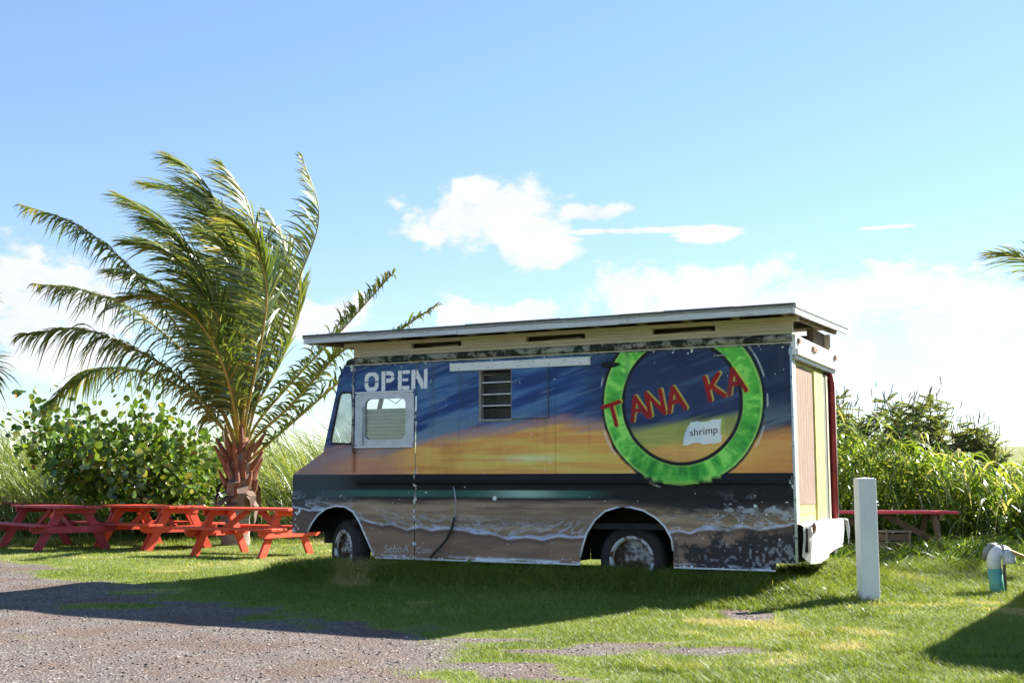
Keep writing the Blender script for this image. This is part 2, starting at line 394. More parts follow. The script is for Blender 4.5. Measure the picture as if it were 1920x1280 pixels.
def mural(u, z):
    """painted colour of the truck side at local (u, z): the mural, its lettering, chipped paint and dirt"""
    def mixc(c, m, d): return c*(1-m[..., None])+np.asarray(d)*m[..., None]
    sk = z+.28*u                                            # brush strokes climb towards the back
    st = fbm(u*1.1+3, sk*9, 5, 4, .55); st2 = fbm(u*2.2, sk*26, 6, 3, .6); hz = fbm(u*1.3, z*22, 8, 4, .6); fine = fbm(u*14, z*40, 12, 3, .6)
    shape = u.shape
    blue = np.broadcast_to(C3(38, 68, 120), shape+(3,)).copy()
    blue = mixc(blue, sstep(.42, .7, st)*.75, C3(70, 106, 142)); blue = mixc(blue, sstep(.5, .3, st)*.6, C3(24, 40, 84)); blue = mixc(blue, sstep(.55, .75, st2)*.3, C3(120, 140, 165))
    blue = mixc(blue, sstep(2.6, 1.7, u)*.85, C3(30, 36, 60)); blue = mixc(blue, sstep(4.2, 4.6, u)*.35, C3(26, 42, 80))
    blue = mixc(blue, sstep(2.05, 1.75, z+.15*(st-.5))*.7*sstep(.35, .6, st), C3(104, 118, 132))
    org = np.broadcast_to(C3(206, 146, 72), shape+(3,)).copy()
    glow = np.exp(-(((u-3.0)/1.15)**2+((z-1.42)/.13)**2)); org = mixc(org, glow*.8, C3(222, 186, 88))
    org = mixc(org, np.exp(-(((u-2.95)/.35)**2+((z-1.42)/.035)**2))*.5, C3(225, 220, 195))
    org = mixc(org, sstep(.45, .7, hz)*.5, C3(196, 118, 72)); org = mixc(org, sstep(.55, .35, hz)*.35, C3(224, 178, 96))
    org = mixc(org, sstep(4.2, 4.9, u)*.75, C3(160, 112, 98)); org = mixc(org, sstep(5.2, 5.9, u)*.7, C3(118, 102, 108))
    org = mixc(org, sstep(.6, .2, u)*.5, C3(176, 112, 74))
    bz = np.interp(u, [0, .5, 1, 2, 2.6, 3.4, 4.2, 4.8, 5.6], [1.66, 1.67, 1.7, 1.76, 1.8, 1.72, 1.64, 1.56, 1.5])
    f = sstep(.10, -.12, z-bz+.22*(st-.5)+.08*(st2-.5))
    c = mixc(blue, f, org)
    pk = np.exp(-((z-bz-.02+.2*(st-.5))/.055)**2); c = mixc(c, pk*.45*sstep(1.9, 2.6, u), C3(160, 124, 120))
    # lower half: sea, surf and sand
    low = np.broadcast_to(C3(28, 27, 30), shape+(3,)).copy()
    gz = sstep(1.075, 1.06, z)*sstep(.97, 1.01, z)*sstep(1.9, 2.4, u)*sstep(6.2, 5.2, u); low = mixc(low, gz*.85, C3(52, 92, 82))
    low = mixc(low, gz*np.exp(-((u-3.0)/.35)**2)*.6, C3(170, 190, 175))
    tan = mixc(np.broadcast_to(C3(134, 112, 90), shape+(3,)).copy(), sstep(.4, .7, hz)*.6, C3(98, 80, 66)); tan = mixc(tan, sstep(.55, .3, hz)*.4, C3(164, 138, 106))
    low = mixc(low, sstep(.985, .87, z+.1*(hz-.5))*sstep(6.3, 5.6, u), tan)
    low = mixc(low, sstep(5.1, 5.6, u)*.65, C3(58, 66, 72)); low = mixc(low, sstep(2.0, 1.2, u)*sstep(.78, .9, z+.14*(fine-.5))*.9, C3(24, 24, 31))
    fz = np.interp(u, FOAM_U, FOAM_Z)+.05*(fbm(u*3.1, u*0+2, 15, 3)-.5)+.02*1.6*np.abs(np.sin(u*7+5*fbm(u*1.3, u*0, 4, 2)))
    below = sstep(.012, -.02, z-fz)
    sand = mixc(np.broadcast_to(C3(128, 102, 84), shape+(3,)).copy(), sstep(.35, .7, fbm(u*2, z*14, 31, 4))*.6, C3(96, 76, 66)); sand = mixc(sand, sstep(5.3, 5.7, u)*.6, C3(72, 58, 58))
    low = mixc(low, below, sand)
    low = mixc(low, np.exp(-((z-fz+.035)/.018)**2)*.6, C3(62, 52, 54))
    lw = fbm(u*4+1.5*z, (z-.3*np.sin(u*1.3))*13, 44, 3, .5); lace = np.maximum(sstep(.05, .012, np.abs(lw-.5)), .8*sstep(.035, .01, np.abs(lw-.62)))*sstep(.26, .02, z-fz)*sstep(-.01, .02, z-fz)
    low = mixc(low, lace*.62, C3(168, 170, 184))
    low = mixc(low, sstep(.016, .004, np.abs(z-fz))*(.35+.5*sstep(.35, .62, fbm(u*7, z*9, 46, 3))), C3(176, 180, 198))
    thick = .008+.05*sstep(.4, .75, fbm(u*3.3, u*0+7, 47, 2)); up_ = z-fz
    low = mixc(low, sstep(0, .006, up_)*sstep(thick, thick*.45, up_)*(.35+.5*sstep(.35, .6, fbm(u*9+3*z, z*30, 48, 3))), C3(160, 168, 196))
    band = sstep(1.256, 1.250, z)
    c = mixc(c, band, low)
    c = mixc(c, sstep(1.256, 1.25, z)*sstep(1.08, 1.10, z)*sstep(5.35, 5.15, u), C3(20, 20, 25))
    # round emblem
    r = np.hypot(u-1.17, z-1.995)/.905+.012*(fbm(u*6, z*6, 77, 3)-.5)
    ins = sstep(.71, .69, r)
    inner = np.broadcast_to(C3(38, 48, 82), shape+(3,)).copy(); inner = mixc(inner, sstep(.45, .7, st)*.6, C3(66, 88, 122))
    iz = z+.12*(u-1.17)+.06*(st2-.5)
    inner = mixc(inner, sstep(1.84, 1.72, iz)*.9, C3(150, 152, 74)); inner = mixc(inner, sstep(1.62, 1.5, iz), C3(206, 152, 86)); inner = mixc(inner, sstep(.5, .75, hz)*.35*sstep(1.75, 1.6, z), C3(226, 188, 96))
    c = mixc(c, ins, inner)
    an = np.arctan2(z-1.995, u-1.17); br = fbm(an*9, r*5, 91, 4, .6)
    grn = np.broadcast_to(C3(78, 166, 62), shape+(3,)).copy(); grn = mixc(grn, sstep(.5, .72, br)*.8, C3(140, 210, 96)); grn = mixc(grn, sstep(.48, .28, br)*.8, C3(40, 122, 52))
    grn = mixc(grn, sstep(.925, .95, r)*.6+sstep(.755, .74, r)*.5, C3(168, 205, 110))
    ringm = sstep(.73, .74, r)*sstep(.965, .955, r)
    blk = sstep(.685, .70, r)*sstep(1.005+.03*(br-.5), .975+.03*(br-.5), r)
    c = mixc(c, blk*(z > 1.0), C3(20, 20, 28)); c = mixc(c, ringm, grn)
    c = mixc(c, sstep(.012, .004, np.abs(r-1.015))*sstep(.52, .62, fbm(an*4, r*2, 93, 2))*.6, C3(200, 205, 205))
    # plain white cloth with the word
    q = np.maximum(np.abs((u-.93)+.25*(z-1.68))/(.17+.16*(1.76-z)), np.abs(z-1.675-.10*(.93-u))/.115)+.34*(fbm(u*9, z*9, 95, 3)-.5)
    c = mixc(c, sstep(1.04, .98, q), mixc(np.broadcast_to(C3(205, 210, 226), shape+(3,)).copy(), sstep(.4, .7, fbm(u*7, z*5, 96, 3))*.5, C3(165, 172, 200)))
    # T A N A K A
    for ch, cu, cz, rot in (('T', 1.93, 1.885, .27), ('A', 1.655, 1.945, .24), ('N', 1.455, 1.99, .18), ('A', 1.235, 2.03, .2), ('K', .81, 2.14, .24), ('A', .585, 2.195, .2)):
        hh = .24; th = .049
        c = mixc(c, stroke_mask(u, z, LET[ch], (cu-.016, cz+.006), hh, rot, th)*.7, C3(200, 184, 66))
        c = mixc(c, stroke_mask(u, z, LET[ch], (cu, cz), hh, rot, th), mixc(np.broadcast_to(C3(138, 24, 26), shape+(3,)).copy(), sstep(.4, .7, br)*.5, C3(104, 16, 20)))
    # stencilled OPEN
    def rect(u0, u1, z0, z1): return ((u <= u0) & (u >= u1) & (z >= z0) & (z <= z1)).astype(float)
    zs = z-.0115*(5.13-u)
    def rc(u0, u1, z0, z1): return ((u <= u0) & (u >= u1) & (zs >= z0) & (zs <= z1))
    m = np.zeros(shape, bool); z0, z1 = 2.235, 2.465; s = .052
    o_out = (np.abs((u-5.03)/.10)**3+np.abs((zs-2.35)/.115)**3) < 1; o_in = (np.abs((u-5.03)/.05)**3+np.abs((zs-2.35)/.068)**3) < 1
    m |= o_out & ~o_in & ~(np.abs(zs-2.35) < .006)
    m |= rc(4.89, 4.89-s, z0, z1)
    p_out = (np.abs((u-4.80)/.09)**2.5+np.abs((zs-2.398)/.067)**2.5 < 1) & (u < 4.825); p_in = (np.abs((u-4.80)/.042)**2.5+np.abs((zs-2.398)/.022)**2.5 < 1)
    m |= p_out & ~p_in & ~(np.abs(zs-2.40) < .006)
    m |= rc(4.66, 4.66-s, z0, z1) | rc(4.60, 4.50, z0, z0+.044) | rc(4.60, 4.50, z1-.044, z1) | rc(4.60, 4.52, 2.333, 2.371)
    nd = np.abs((u-4.365)+(zs-2.35)*(-.57)) < .034
    m |= rc(4.475, 4.475-s, z0, z1) | rc(4.305, 4.305-s, z0, z1) | (nd & rc(4.415, 4.315, z0, z1))
    c = mixc(c, m*(.8+.2*sstep(.25, .5, fine)), C3(214, 216, 226))
    # wear, and the painted dark of a small hole
    for su in (2.62,): c = mixc(c, sstep(.007, .003, np.abs(u-su))*.45*(z > 1.25), C3(30, 34, 44))
    c = c*(1-.25*sstep(.5, .8, fbm(u*1.5, z*1.5, 101, 5, .6)))[..., None]
    drip = sstep(.62, .8, fbm(u*9, z*.6, 103, 3))*.3; c = mixc(c, drip*sstep(1.1, 2.2, z), C3(60, 62, 70))
    rust = np.exp(-((u-5.26)/.03)**2)*sstep(1.25, 1.3, z)*sstep(1.62, 1.5, z)*.8; c = mixc(c, rust, C3(120, 62, 34))
    mold = sstep(.5, .62, fbm(u*5, z*5, 105, 5, .65)+.55*np.exp(-((u-.15)/.45)**2-((z-.45)/.22)**2)+.12*np.exp(-((u-.7)/.6)**2-((z-.4)/.2)**2))*sstep(.75, .6, z)*sstep(1.5, 1.1, u)
    c = mixc(c, mold*.9, C3(24, 26, 36))
    chip_n = fbm(u*24, z*24, 107, 3, .6)
    edge = .10*np.exp(-((z-.29)/.035)**2)+.10*np.exp(-((u-.01)/.03)**2)+.13*np.exp(-((u-4.41)/.022)**2)+.13*np.exp(-((u-5.30)/.03)**2)*(z > 1.6)+.07*np.exp(-((z-2.53)/.03)**2)+.10*np.exp(-((u-6.1)/.10)**2-((z-.7)/.25)**2)+.04*np.exp(-((u-.4)/.6)**2-((z-.85)/.25)**2)+.012*(z < 1.12)
    c = mixc(c, sstep(.88, .905, chip_n+edge*2.1), C3(196, 200, 212))
    c = mixc(c, sstep(.52, .62, fbm(u*2.6, z*22, 109, 4, .6))*sstep(.335, .30, z+.02*(fine-.5))*.9, C3(190, 198, 212))
    c = mixc(c, sstep(.70, .76, fbm(u*30, z*30, 111, 2)+.16*np.exp(-((u-.2)/.35)**2-((z-.4)/.16)**2))*sstep(1.4, .6, u)*sstep(.62, .5, z)*.55, C3(140, 142, 150))
    c = mixc(c, sstep(.60, .70, fbm(u*9, z*16, 113, 4, .65)+.12*np.exp(-((u-.5)/.4)**2-((z-.86)/.1)**2))*sstep(1.1, .7, u)*np.exp(-((z-.86)/.12)**2)*.8, C3(150, 152, 158))
    c = mixc(c, np.exp(-(((u-3.37)/.026)**2+((z-.98)/.026)**2)**3), C3(205, 200, 200))
    c = mixc(c, sstep(1.1, .9, np.sqrt(((u-1.97)/.11)**2+((z-2.42)/.035)**2)+.5*(fine-.5)), C3(16, 16, 18))  # shaded inside of a small hole, painted flat on the panel
    return np.clip(c, 0.006, .9)

def in_poly(px, py, poly):
    ins = np.zeros(px.shape, bool); n = len(poly)
    for i in range(n):
        x0, y0 = poly[i]; x1, y1 = poly[(i+1) % n]
        if y0 == y1: continue
        c = ((y0 > py) != (y1 > py)) & (px < (x1-x0)*(py-y0)/(y1-y0)+x0); ins ^= c
    return ins
def m_paint():
    m = bpy.data.materials.new('mural_paint'); m.use_nodes = True; q = NT(m.node_tree); b = m.node_tree.nodes['Principled BSDF']
    at = q.n('ShaderNodeAttribute', attribute_name='paint'); tc = q.n('ShaderNodeTexCoord')
    n = q.noise(tc.outputs['Object'], 3, 6, .65)
    q.link(q.mix(q.ramp(q.noise(tc.outputs['Object'], 45, 5, .7), [(.4, 0.), (.85, .16)]), at.outputs['Color'], (.09, .085, .08)), b.inputs['Base Color'])
    q.link(q.ramp(n, [(.3, .5), (.7, .72)]), b.inputs['Roughness']); b.inputs['Specular IOR Level'].default_value = .22
    bn = q.n('ShaderNodeBump'); bn.inputs['Strength'].default_value = .5; bn.inputs['Distance'].default_value = .03
    q.link(q.noise(tc.outputs['Object'], 1.6, 3), bn.inputs['Height']); q.link(bn.outputs[0], b.inputs['Normal'])
    return m
M_mural = m_paint()
def rounded(u0, u1, z0, z1, r, n=5):
    P = []
    for cx, cz, a0 in ((u1-r, z1-r, 0), (u0+r, z1-r, 90), (u0+r, z0+r, 180), (u1-r, z0+r, 270)):
        for i in range(n+1): a = math.radians(a0+90*i/n); P.append((cx+r*math.cos(a), cz+r*math.sin(a)))
    return P
ARCH_R = [(1.28, .2), (1.28, .45), (1.30, .58), (1.37, .70), (1.47, .79), (1.60, .86), (1.74, .895), (1.90, .895), (2.04, .85), (2.16, .75), (2.25, .62), (2.30, .48), (2.33, .36), (2.33, .2)]
ARCH_F = [(4.93, .2), (4.96, .30), (5.08, .52), (5.18, .70), (5.27, .81), (5.38, .865), (5.52, .875), (5.65, .845), (5.77, .77), (5.86, .67), (5.92, .56), (5.935, .2)]
FRONT_Z = [.2, .54, 1.24, 1.275, 1.52, 2.46, 2.56]; FRONT_U = [6.15, 6.15, 6.16, 6.12, 5.715, 5.485, 5.42]
WIN = rounded(4.475, 5.205, 1.615, 2.185, .04); QGL = [(5.33, 2.235), (5.45, 2.235), (5.485, 2.20), (5.60, 1.67), (5.585, 1.625), (5.32, 1.615), (5.295, 1.65), (5.30, 2.20)]
LOUV = [(3.16, 1.87), (3.54, 1.87), (3.54, 2.42), (3.16, 2.42)]
def mural_sheet(name, u0, u1, z0, z1, y, holes=(), step=.008, front=False, parent=truck, depth=None, label=None):
    zs = np.linspace(z0, z1, max(2, int((z1-z0)/step)+1)); nt = max(2, int((u1-u0)/step)+1)
    T, Z = np.meshgrid(np.linspace(0, 1, nt), zs)
    um = np.interp(Z, FRONT_Z, FRONT_U) if front else u1
    U = u0+T*(um-u0); shp = U.shape
    V = np.stack([U.ravel(), np.full(U.size, y), Z.ravel()], 1)
    i = (np.arange(shp[0]-1)[:, None]*nt+np.arange(nt-1)[None]).ravel(); F = np.stack([i, i+1, i+nt+1, i+nt], 1)[:, ::-1]
    cu = V[F, 0].mean(1); cz = V[F, 2].mean(1); kill = np.zeros(len(F), bool)
    for h in holes: kill |= in_poly(cu, cz, h)
    F = F[~kill]
    used = np.zeros(len(V), bool); used[F] = True; idx = np.cumsum(used)-1
    c = mural(U, Z).reshape(-1, 3)
    o = np_obj(name, V[used], idx[F], M_mural, parent, color=c[used])
    if label: o['label'] = label
    return o
def depth_box_colored(name, u0, u1, z0, z1, y0, y1, step=.01):
    """a proud board carrying the mural across its face"""
    nu = max(2, int((u1-u0)/step)+1); prof = [(y0, z0), (y1-.008, z0), (y1, z0+.012), (y1, (z0+z1)/2), (y1, z1-.012), (y1-.008, z1), (y0, z1)]
    us = np.linspace(u0, u1, nu); n = len(prof)
    if z1-z0 > .2:
        zz = np.linspace(z0, z1, int((z1-z0)/step)+1); prof = [(y0, z0)]+[(y1, z) for z in zz]+[(y0, z1)]; n = len(prof)
    V = np.array([(u, y, z) for u in us for y, z in prof]); i = (np.arange(nu-1)[:, None]*n+np.arange(n-1)[None]).ravel()
    F = np.stack([i, i+1, i+n+1, i+n], 1)
    caps = np.array([[0, n-1, n-2, 1], [(nu-1)*n, (nu-1)*n+1, (nu-1)*n+n-2, nu*n-1]])
    return np_obj(name, V, np.concatenate([F, caps]), M_mural, truck, color=mural(V[:, 0], V[:, 2]))

M_dark = mat('dark_underside', (.012, .012, .013), (.03, .026, .022), .9)
M_inner = mat('cab_interior', (.16, .165, .16), (.10, .10, .095), .8)
M_white = mat('weathered_white_paint', (.82, .82, .84), (.72, .72, .74), .6, 4, bump=.15, extra=((.24, .2, .17), 7, .62, .70), stretch=(1, 4, 4))
M_fascia = mat('peeling_white_fascia', (.66, .66, .72), (.52, .53, .60), .7, 3, bump=.2, extra=((.16, .14, .13), 3.2, .60, .68), stretch=(1.2, 6, 14))
M_flash = mat('grey_roof_edge', (.36, .38, .42), (.25, .26, .29), .65, 9, bump=.3, extra=((.14, .14, .15), 6, .58, .75), stretch=(2, 5, 5))
M_cream = mat('cream_wood', (.56, .49, .37), (.43, .37, .27), .75, 5, bump=.25, stretch=(1, 8, 16), extra=((.22, .18, .13), 5, .66, .8))
M_raft = mat('raw_rafter_wood', (.30, .24, .17), (.2, .155, .11), .85, 5, bump=.3, stretch=(8, 1, 8))
M_deck = mat('roof_deck_wood', (.20, .13, .085), (.12, .08, .055), .9, 5, stretch=(2, 9, 9))
M_roofing = mat('rolled_roofing', (.10, .10, .105), (.065, .065, .07), .95, 40, bump=.4)
M_moss = mat('mossy_gutter', (.36, .35, .31), (.27, .265, .24), .8, 6, bump=.3, extra=((.018, .03, .024), 7, .44, .54))
M_alu = mat('dull_aluminium', (.55, .56, .60), (.42, .43, .47), .45, 8, metal=.35)
M_rub = mat('black_rubber', (.018, .018, .02), (.035, .033, .03), .75, 12, bump=.2)
M_tyre = mat('tyre_rubber', (.02, .02, .021), (.04, .037, .034), .85, 14, bump=.3)
M_rim = mat('chipped_white_rim', (.62, .62, .62), (.5, .5, .5), .55, 9, extra=((.09, .05, .03), 9, .52, .58))
M_rust = mat('rusty_wheel_disc', (.42, .40, .38), (.3, .28, .26), .75, 9, bump=.4, extra=((.06, .032, .02), 7, .42, .52))
M_yel = mat('yellow_door_paint', (.66, .62, .20), (.56, .52, .17), .6, 5, bump=.1)
M_ply = mat('bare_plank', (.36, .25, .19), (.25, .17, .125), .85, 4, bump=.3, stretch=(14, 14, 1.2))
M_red = mat('red_trim_paint', (.33, .035, .035), (.22, .025, .028), .5, 6)
M_grn = mat('grey_green_trim', (.24, .26, .20), (.16, .18, .14), .7, 6)
M_bump = mat('stained_white_steel', (.70, .68, .66), (.55, .53, .51), .5, 3, bump=.2, extra=((.20, .06, .04), 5.5, .66, .72))
def glassmat(name, tint, fac, dust=(.55, .6, .6), rough=.08):
    m = bpy.data.materials.new(name); m.use_nodes = True; q = NT(m.node_tree); m.node_tree.nodes.clear()
    t = q.n('ShaderNodeBsdfTransparent'); t.inputs[0].default_value = (*tint, 1); d = q.n('ShaderNodeBsdfDiffuse'); d.inputs[0].default_value = (*dust, 1)
    g = q.n('ShaderNodeBsdfGlossy'); g.inputs['Roughness'].default_value = rough
    tc = q.n('ShaderNodeTexCoord'); nf = q.ramp(q.noise(tc.outputs['Object'], 6, 5), [(.3, fac*.6), (.75, fac*1.4)])
    m1 = q.n('ShaderNodeMixShader'); q.link(nf, m1.inputs[0]); q.link(t.outputs[0], m1.inputs[1]); q.link(d.outputs[0], m1.inputs[2])
    fr = q.n('ShaderNodeFresnel'); m2 = q.n('ShaderNodeMixShader'); q.link(fr.outputs[0], m2.inputs[0]); q.link(m1.outputs[0], m2.inputs[1]); q.link(g.outputs[0], m2.inputs[2])
    o = q.n('ShaderNodeOutputMaterial'); q.link(m2.outputs[0], o.inputs[0]); return m
M_glass = glassmat('dusty_glass', (.86, .93, .93), .42)
M_glass2 = glassmat('clear_old_glass', (.95, .97, .97), .06)

def build_truck():
    T = truck
    for bx in ((6.085, 6.10, -.62, -.012, .545, 1.24), (4.83, 6.08, -.578, -.02, 1.0, 1.02), (1.13, 2.47, -.578, -.02, 1.0, 1.02), (4.81, 4.83, -.62, -.02, .3, 1.02), (2.45, 2.47, -.57, -.02, .3, .998), (1.13, 1.15, -.57, -.02, .3, .998)):
        MB().box(*bx).build('wheel_well_plate', M_dark, T)
    NOTCH = [(-.1, .2), (.21, .2), (.21, .36), (-.1, .36)]
    FRONTCUT = [(5.92, .2), (6.4, .2), (6.4, .54), (5.92, .54)]
    LOW = [(1.2, .2), (1.2, .285), (5.0, .285), (5.0, .2)]
    s = mural_sheet('side_panel', 0.0, 4.405, .285, 2.555, 0, [ARCH_R, NOTCH, LOUV], label='rear side panel with sunset beach mural, green ring and TANAKA lettering')
    c = mural_sheet('cab_side', 4.414, 6.2, .285, 2.555, 0, [ARCH_F, FRONTCUT, WIN, QGL], front=True, label='cab side with white stencilled OPEN')
    # folded edges of the openings
    MB().tube([(u, 0, z) for u, z in ARCH_R[1:-1]], .011, 6).build('arch_lip', M_white, s, True)
    MB().tube([(u, 0, z) for u, z in ARCH_F[1:-1]], .011, 6).build('arch_lip', M_white, c, True)
    MB().box(0.215, 1.28, -.012, .006, .272, .288).build('skirt_edge', M_white, s); MB().box(2.33, 4.40, -.012, .006, .272, .288).build('skirt_edge', M_white, s)
    MB().box(4.42, 4.94, -.012, .006, .272, .288).build('skirt_edge', M_white, c)
    MB().tube([(.0, .004, .36), (.0, .004, 1.3), (0, .004, 2.53)], .014, 8).build('corner_trim', mat('chipped_pale_corner', (.62, .68, .70), (.50, .56, .60), .6, 10, extra=((.08, .09, .11), 14, .55, .62)), s, True)
    MB().tube([(5.285, .004, 1.56), (5.285, .004, 2.55)], .016, 6).build('door_post_trim', mat('flaking_post', (.60, .58, .56), (.4, .36, .33), .75, 14, extra=((.06, .08, .14), 9, .46, .54)), c, True)
    depth_box_colored('rub_rail', 0.01, 5.2, 1.135, 1.245, .002, .028)
    depth_box_colored('sliding_panel', 2.70, 3.145, 1.865, 2.43, .003, .024)['label'] = 'blue painted panel slid aside beside the louvred window'
    # white batten with nail heads
    b = MB().box(2.19, 3.94, .003, .032, 2.43, 2.52).build('awning_batten', M_white, T)
    for i in range(9): MB().lathe_y([(0, .002), (.006, .002), (.006, 0)], (2.3+i*.19, .032, 2.455+.04*(i % 2)), 8).build('nail_head', M_dark, b)
    # louvred window
    w = MB().box(3.13, 3.16, -.06, .012, 1.84, 2.45).box(3.54, 3.57, -.06, .012, 1.84, 2.45).box(3.16, 3.54, -.06, .012, 1.84, 1.868).box(3.16, 3.54, -.06, .012, 2.422, 2.45).build('louvred_window', mat('grey_wood_frame', (.3, .28, .26), (.2, .185, .17), .8, 8, extra=((.5, .5, .5), 9, .6, .7)), T)
    for z in (2.02, 2.15, 2.285): MB().box(3.16, 3.54, -.05, -.005, z-.007, z+.007).build('window_bar', M_alu, w)
    for z in (1.94, 2.085, 2.22, 2.35): MB().bar((3.17, -.05, z), (3.53, -.05, z), .004, .11, (0, .45, 1)).build('louvre_pane', M_glass2, w)
    MB().box(3.3, 3.40, -.75, -.7, 1.7, 2.5).build('inner_post', mat('dark_inner_board', (.08, .06, .05), (.05, .04, .035), .9), w)
    # cab window with a slatted shutter behind the glass
    fr = MB()
    o_ = rounded(4.43, 5.25, 1.585, 2.215, .045); i_ = rounded(4.545, 5.11, 1.66, 2.145, .07); n = len(o_)
    vs = [(u, .014, z) for u, z in o_]+[(u, .014, z) for u, z in i_]+[(u, -.03, z) for u, z in o_]+[(u, -.03, z) for u, z in i_]
    fs = []
    for k in range(n):
        j = (k+1) % n; fs += [(k, j, n+j, n+k), (2*n+k, 3*n+k, 3*n+j, 2*n+j), (k, 2*n+k, 2*n+j, j), (n+k, n+j, 3*n+j, 3*n+k)]
    cw = fr.add(vs, fs).build('cab_window_frame', M_alu, T)
    MB().box(5.13, 5.165, .014, .035, 1.60, 2.06).build('window_channel', M_alu, cw); MB().box(4.425, 5.26, .012, .03, 1.565, 1.583).build('window_sill', M_white, cw)
    MB().box(4.43, 5.25, .012, .024, 2.216, 2.232).build('drip_rail', M_white, cw)
    MB().tube([(5.25, .03, 1.57), (5.25, .05, 1.53), (5.22, .05, 1.50)], .014, 6).build('window_hinge', mat('rust', (.16, .07, .035), (.09, .04, .02), .9), cw)
    sh = MB().box(4.52, 5.13, -.075, -.06, 1.62, 2.03).build('shutter_back', mat('shutter_shadow', (.25, .26, .22), (.2, .2, .17), .8), T)
    for k in range(9): MB().bar((4.53, -.045, 1.655+k*.044), (5.12, -.045, 1.655+k*.044), .008, .036, (0, .35, 1)).build('shutter_slat', mat('pale_slats', (.50, .50, .42), (.36, .36, .30), .65, 12, stretch=(1, 5, 9)), sh)
    MB().prism(i_, -.012, -.008).build('window_pane', M_glass2, cw)
    q_ = MB().prism(QGL, -.012, -.004).build('quarter_glass', M_glass, T)
    MB().tube([(u, .002, z) for u, z in QGL+QGL[:2]], .014, 6, False).build('rubber_seal', M_rub, q_, True)
    # hull behind the painted skin
    MB().box(.03, 5.30, -1.96, -.03, .66, .72).build('floor', M_dark, T)
    far = MB()
    for a, z0 in ((0, .36), (.21, .285), (1.28, .9), (2.33, .285), (4.93, .88), (5.93, .54)):
        e = {0: .21, .21: 1.28, 1.28: 2.33, 2.33: 4.41, 4.93: 5.93, 5.93: 6.15}[a]; far.box(a, e, -2.0, -1.985, z0, 1.26)
    far.box(0, 4.41, -2.0, -1.985, 1.26, 2.555).box(4.41, 5.72, -2.0, -1.985, 1.26, 1.55).box(4.41, 5.42, -2.0, -1.985, 2.25, 2.555).box(4.41, 4.50, -2.0, -1.985, 1.55, 2.25).box(5.2, 5.3, -2.0, -1.985, 1.55, 2.25)
    far.build('far_side', M_white, T)
    MB().box(4.36, 4.40, -1.98, -.03, .72, 2.54).build('bulkhead', M_inner, T)
    ro = MB().box(-.0, 5.40, -2.0, -.012, 2.556, 2.60).build('body_roof', M_white, T)
    MB().tube([(-.01, .004, 2.611), (2.5, .006, 2.611), (5.28, .004, 2.611), (5.37, -.02, 2.60), (5.44, -.06, 2.55)], [.041, .041, .041, .036, .025], 10).build('roof_gutter', M_moss, ro, True)
    MB().box(0.0, 5.30, .0, .014, 2.548, 2.556).build('drip_moulding', M_moss, ro)
    # nose, windscreen
    M_nose = mat('faded_nose_paint', (.27, .21, .2), (.18, .17, .18), .5, 3)
    MB().add([(6.12, -.01, 1.275), (5.715, -.01, 1.52), (5.715, -1.99, 1.52), (6.12, -1.99, 1.275)], [(0, 1, 2, 3)]).build('bonnet', M_nose, T)
    MB().box(6.12, 6.155, -1.99, -.005, .54, 1.27).build('front_panel', M_nose, T)
    ws = MB()
    for y0, y1 in ((-.07, -.012), (-1.03, -.97), (-1.99, -1.93)): ws.prism([(5.715, 1.52), (5.68, 1.52), (5.44, 2.53), (5.475, 2.53)], y0, y1)
    ws.prism([(5.52, 2.32), (5.49, 2.32), (5.43, 2.55), (5.46, 2.55)], -1.93, -.07).prism([(5.712, 1.525), (5.68, 1.525), (5.66, 1.60), (5.692, 1.60)], -1.93, -.07)
    wo = ws.build('windscreen_frame', M_inner, T); MB().tube([(5.66, -.5, 1.62), (5.6, -.75, 1.9), (5.57, -.9, 2.05)], .008, 6).build('wiper', M_rub, wo)
    MB().tube([(5.2, -.4, 2.5), (5.1, -.42, 2.2), (5.0, -.5, 2.12), (4.85, -.45, 2.2), (4.7, -.4, 2.5)], .006, 5).build('loose_cable', M_rub, wo)
    MB().box(5.98, 6.11, -1.9, -.7, .56, .64).build('front_crossmember', M_dark, T)
    # wheel housings, axles, wheels
    MB().box(1.15, 2.45, -.62, -.58, .3, 1.0).box(1.15, 2.45, -1.42, -1.38, .3, 1.0).build('wheel_housing', M_dark, T)
    MB().box(4.835, 6.083, -.62, -.58, .40, 1.24).build('wheel_housing', M_dark, T)
    MB().box(.3, 5.7, -.72, -.64, .42, .58).box(.3, 5.7, -1.36, -1.28, .42, .58).build('chassis_rail', M_dark, T)
    MB().tube([(1.79, -.2, .33), (1.79, -1.8, .33)], .05, 10).build('axle', M_dark, T); MB().tube([(5.5, -.2, .33), (5.5, -1.8, .33)], .04, 10).build('axle', M_dark, T)
    MB().box(2.5, 3.2, -.55, -.15, .36, .62).build('fuel_tank', M_dark, T)
    def wheel(u, y, rot, name='wheel'):
        e = bpy.data.objects.new(name, None); col.objects.link(e); e.parent = T; e.location = (u, y, .335); e.rotation_euler = (0, 0, rot)
        MB().lathe_y([(.255, .0), (.30, .02), (.345, .005), (.372, -.03), (.378, -.09), (.375, -.15), (.35, -.19), (.26, -.2)], (0, 0, 0), 40).build('tyre', M_tyre, e, True)
        MB().lathe_y([(.258, -.01), (.252, .012), (.235, .016), (.222, .004), (.212, -.02)], (0, 0, 0), 40).build('rim', M_rim, e, True)
        MB().lathe_y([(.213, -.022), (.20, -.06), (.17, -.075), (.14, -.05), (.09, -.04), (.085, -.01), (.06, .0), (0, .0)], (0, 0, 0), 32).build('wheel_disc', M_rust, e, True)
        for k in range(8):
            a = k*math.pi/4; MB().lathe_y([(0, .022), (.011, .022), (.011, 0)], (.115*math.cos(a), -.045, .115*math.sin(a)), 6).build('wheel_nut', M_rust, e)
